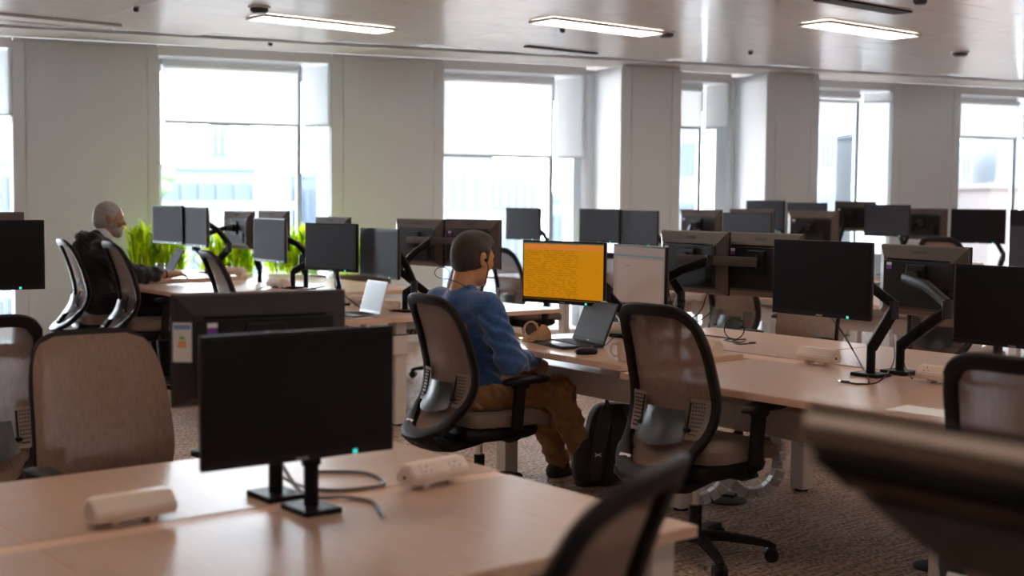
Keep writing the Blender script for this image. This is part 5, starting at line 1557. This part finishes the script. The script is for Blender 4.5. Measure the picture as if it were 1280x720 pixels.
loop = [V(c0.x, c0.y, D) + (rt * 0.055 * math.sin(a) + V(0, 0, 0.06 * (1 - math.cos(a)))) + fw * 0.02 * (a / 6) for a in [2 * PI * i / 12 for i in range(13)]]
cable('dark looped cable behind the large foreground chair, plug lying to the right', pt([(872, 418), (890, 420), (905, 422)]) + loop + pt([(905, 425), (925, 428), (932, 424), (915, 426), (922, 430), (938, 429)]), 0.0035, plug=True)
s0 = vesa(4.61, 3.56, 0.993, -2)[0]
cable('black cable hanging from the large blank screen down to the desk', [V(4.66, 3.55, 0.995), V(4.68, 3.50, 0.93)] + lift_(pt([(1066, 445), (1084, 470), (1086, 478)]), (0.03, 0.0, 0.0)), 0.004)
cable('black cable ending in a plug at the foot of the angled arms', lift_(pt([(1112, 430), (1118, 455), (1100, 476), (1075, 480), (1060, 478)]), (0.10, 0.03, 0.0, 0, 0)), 0.004, plug=True)
cable('short black cable draped right of the angled arms', lift_(pt([(1127, 440), (1130, 460), (1140, 473)]), (0.08, 0.02, 0)), 0.004)
cable('grey cable looping round the near bench monitor foot', lift_(pt([(335, 590), (350, 602), (400, 612), (470, 608), (478, 600), (450, 590), (380, 590)], NZ + 0.006), (0.09, 0.02, 0, 0, 0, 0, 0)), 0.005, 'cable_grey')
cable('second grey cable with a plug right of the near bench monitor foot', lift_(pt([(352, 600), (380, 618), (430, 621), (465, 627), (476, 640)], NZ + 0.006), (0.05, 0.0, 0, 0, 0)), 0.0055, 'cable_grey', plug=True)
cable('thin dark cables between laptop and the cream power module', pt([(735, 432), (748, 423), (760, 418), (775, 410), (790, 408)], 0.759) , 0.0035)
cable('thin dark cable curling behind the mug', lift_(pt([(742, 437), (758, 430), (770, 416), (774, 408), (768, 402)], 0.759), (0, 0, 0, 0.03, 0.05)), 0.0032)
cable('thin cable lying across the raised pale desk', pt([(322, 362), (335, 357), (352, 360), (380, 362), (405, 358)], 0.824), 0.004)
cable('black cable lying at the end of the second bench', pt([(455, 386), (470, 383), (492, 388), (506, 386)], 0.734), 0.004)
b1 = vesa(5.12, 4.80, 1.005, 174)[0]
cable('bundle of thin cables hanging under the twin monitor bar', [V(4.96, 4.84, 1.06), V(4.95, 4.80, 0.95), V(4.98, 4.72, 0.88), V(5.0, 4.64, 0.92), V(5.03, 4.62, 1.02)], 0.003)
cable('outer loop of thin cable under the twin monitor bar', [V(4.92, 4.86, 1.0), V(4.93, 4.80, 0.90), V(4.97, 4.66, 0.86), V(5.01, 4.56, 0.94), V(5.05, 4.58, 1.03)], 0.003)
cable('thin cable hanging below the grey screen over the silver laptop', [V(4.66, 7.75, 0.99), V(4.62, 7.7, 0.88), V(4.66, 7.55, 0.80), V(4.72, 7.5, 0.735)], 0.0035)

# white vertebra cable spines hanging to the carpet
seg = MB().box((0, 0, 0), (0.052, 0.060, 0.039), 0.006).mesh('link', 'spine_white', smooth=False)
def spine(label, pxs, d):
    P = [pixel_at(a, b, d=d) for a, b in pxs]
    base = V(P[0].x, P[0].y, 0)
    t = thing('cable_spine', label, 'cable spine', base)
    out = []
    for i in range(len(P) - 1):
        p0, p1, p2, p3 = P[max(i - 1, 0)], P[i], P[i + 1], P[min(i + 2, len(P) - 1)]
        for s in range(20):
            u = s / 20
            out.append(0.5 * ((2 * p1) + (p2 - p0) * u + (2 * p0 - 5 * p1 + 4 * p2 - p3) * u * u + (3 * p1 - p0 - 3 * p2 + p3) * u ** 3))
    acc = 0; last = out[0]
    for a, b in zip(out, out[1:]):
        acc += (b - a).length
        if acc > 0.040:
            acc = 0; q = (b - a).to_track_quat('Z', 'X')
            o = link('link', seg, t, (b.x - base.x, b.y - base.y, max(b.z, 0.03))); o.rotation_euler = q.to_euler()
    return t
spine('white segmented cable spine in a U under the desk joint, right one', [(955, 482), (962, 515), (972, 555), (972, 590), (955, 612), (930, 614), (912, 596), (908, 570)], 6.35)
spine('white segmented cable spine curving onto the carpet, left one', [(918, 560), (912, 590), (898, 612), (880, 622), (866, 624)], 6.25)

def grommet(px, py, label, deg, sc=1.0):
    p = at(px, py, 0.0)
    t = thing('floor_outlet', label, 'floor outlet', (p.x, p.y, 0), math.radians(deg))
    MB().lathe([(0.13 * sc, 0), (0.125 * sc, 0.008), (0.10 * sc, 0.012), (0, 0.012)], seg=28).build('cover', 'chair_black', t)
    MB().box((0.06 * sc, 0, 0.02), (0.09 * sc, 0.07 * sc, 0.018), 0.006).build('cable_cap', 'arm_black', t, smooth=False)
    MB().cyl((0.02, 0, 0.012), (0.02, 0, 0.02), 0.02, seg=12).build('screw', 'chrome', t)
grommet(908, 626, 'round black floor outlet under the white cable spines', 20, 0.8)
grommet(1168, 709, 'grey floor outlet on the carpet at the lower right', 0, 0.7)

# ------------------------------------------------------------------ backpack
pb = at(766, 609, 0)
face = math.atan2(-pb.y, -pb.x)
t = thing('backpack', 'black backpack with two padded straps on the carpet beside the brown trouser leg', 'bag', (pb.x + 0.06, pb.y + 0.045, 0), face + 0.18)
b = MB(); b.sell((0, 0, 0.215), (0.105, 0.165, 0.215), 0.45, 0.55, 32, 20)
for v in b.bm.verts:
    k = v.co.z / 0.43
    v.co.y *= 1.05 - 0.22 * k ** 2; v.co.x *= 1.08 - 0.30 * k ** 2; v.co.x -= 0.03 * k
    v.co.x += 0.004 * math.sin(v.co.z * 60) * math.cos(v.co.y * 30)
bag = b.build('pack_body', 'bag_black', t)
b = MB(); b.sell((-0.09, 0.01, 0.16), (0.05, 0.135, 0.14), 0.5, 0.6, 24, 12); b.build('front_pocket', 'bag_black', t)
b = MB(); b.sell((0.05, -0.185, 0.15), (0.085, 0.055, 0.13), 0.6, 0.7, 20, 12); b.build('side_pocket', 'bag_black', t)
b = MB(); b.tube([(0.085, -0.06 + 0.0, 0.40), (0.05, -0.06, 0.455), (0.03, 0.0, 0.478), (0.05, 0.06, 0.455), (0.085, 0.06, 0.40)], 1.0, 10, flat=(0.007, 0.014, V(1, 0, 0))); b.build('grab_handle', 'bag_strap', t)
MB().box((0.100, 0, 0.21), (0.02, 0.085, 0.30), 0.008).build('back_panel', 'bag_black', t, smooth=True)
for s in (-1, 1):
    pts = [(0.045, s * 0.05, 0.425), (0.085, s * 0.065, 0.40), (0.112, s * 0.090, 0.33), (0.122, s * 0.112, 0.22), (0.122, s * 0.122, 0.12), (0.112, s * 0.125, 0.045)]
    st = MB().tube(pts, [0.8, 1, 1.05, 1.05, 0.95, 0.7], 12, flat=(0.034, 0.012, V(1, 0, 0.15))).build('shoulder_strap', 'bag_strap', t)
    sti = MB()
    for k in range(9):
        z = 0.36 - k * 0.03; u = (0.4 - z) / 0.35
        sti.tube([(0.132 - 0.02 * max(0, (z - 0.3) / 0.1), s * (0.085 + 0.045 * u ** 0.7) - 0.030, z), (0.136 - 0.02 * max(0, (z - 0.3) / 0.1), s * (0.085 + 0.045 * u ** 0.7), z + 0.002), (0.132 - 0.02 * max(0, (z - 0.3) / 0.1), s * (0.085 + 0.045 * u ** 0.7) + 0.030, z)], 0.0018, 5)
    q = sti.build('stitching', 'bag_black', st); q['kind'] = 'stuff'
    if s == -1:
        # interlocked arcs emblem, pale
        em = MB()
        for sg in (1, -1):
            em.tube([(0.139, -0.118 + 0.016 * math.sin(a), 0.185 + sg * (0.0125 - 0.011 * math.cos(a))) for a in [(-1.35 + 2.7 * i / 10) for i in range(11)]], 1.0, 6, flat=(0.0022, 0.001, V(1, 0, 0)))
        em.build('emblem', 'label_white', st)

# ------------------------------------------------------------------ planters by the second window
def planter(s0, label, seed, n=260, h=0.55):
    rnd = random.Random(seed)
    c = wp(s0, 0.42)
    t = thing('planter', label, 'plant', (c.x, c.y, 0), WA)
    MB().box((0, 0, 0.33), (0.60, 0.34, 0.66), 0.01).build('trough', 'cabinet_white', t, smooth=False)
    MB().box((0, 0, 0.70), (0.58, 0.30, 0.10), 0.01).build('soil_box', 'planter_brown', t, smooth=False)
    big_ = [MB(), MB()]
    stem = MB()
    for k in range(n):
        a = rnd.uniform(0, 2 * PI); r0 = rnd.uniform(0, 0.9)
        p0 = V(rnd.uniform(-0.25, 0.25), rnd.uniform(-0.13, 0.13), 0.74)
        up_ = rnd.uniform(0.12, h); out = rnd.uniform(0.05, 0.26)
        d = V(math.cos(a), math.sin(a) * 0.7, 0)
        P1 = p0 + d * out * 0.35 + V(0, 0, up_ * 0.75); P2 = p0 + d * out + V(0, 0, up_ * rnd.uniform(0.75, 1.05))
        sd = d.cross(V(0, 0, 1)) * rnd.uniform(0.012, 0.026)
        b = big_[rnd.random() < 0.35].bm
        v = [b.verts.new(p0), b.verts.new(P1 - sd), b.verts.new(P1 + sd), b.verts.new(P2)]
        m1 = b.verts.new((P1 + P2) / 2 + sd * 0.8 + V(0, 0, 0.01)); m2 = b.verts.new((P1 + P2) / 2 - sd * 0.8 + V(0, 0, 0.01))
        b.faces.new((v[0], v[1], v[2])); b.faces.new((v[1], m2, m1, v[2])); b.faces.new((m2, v[3], m1))
    for i, nm in enumerate(('leaf_bright', 'leaf_green')):
        o = big_[i].build('foliage', nm, t, smooth=False); o['kind'] = 'stuff'
planter(1.25, 'bushy bright green plant in a trough just right of the first wall column', 1, h=0.62)
planter(1.90, 'bushy bright green plant in a trough below the left part of the planter window', 2, h=0.50)
planter(2.55, 'bushy bright green plant in a trough by the post of the planter window', 3, h=0.58)
planter(3.20, 'smaller green plant in a trough before the second wall column', 4, 160, h=0.50)

# ------------------------------------------------------------------ groups of repeats
GROUPS = {'office_chair': 'mesh office chairs', 'monitor': 'desk monitors', 'monitor_stand': 'monitor stands', 'power_module': 'desk power modules', 'laptop': 'open laptops',
          'roller_blind': 'roller blinds on the main panes', 'side_blind': 'blinds on the side panes', 'planter': 'green planters by the window', 'building': 'buildings outside',
          'ceiling_light': 'ceiling light panels', 'cable': 'loose cables', 'cable_spine': 'white cable spines', 'sprinkler_head': 'sprinkler heads', 'ceiling_sensor': 'ceiling sensors',
          'cable_channel': 'cable strips', 'cable_basket': 'wire cable baskets', 'floor_outlet': 'floor outlets', 'ceiling_vent': 'ceiling vents', 'office_desk': 'other desks', 'paper_sheet': 'paper sheets'}
for o in bpy.data.objects:
    if o.parent is None and 'label' in o and 'group' not in o:
        k = o.name.split('.')[0]
        if k in GROUPS: o['group'] = GROUPS[k]
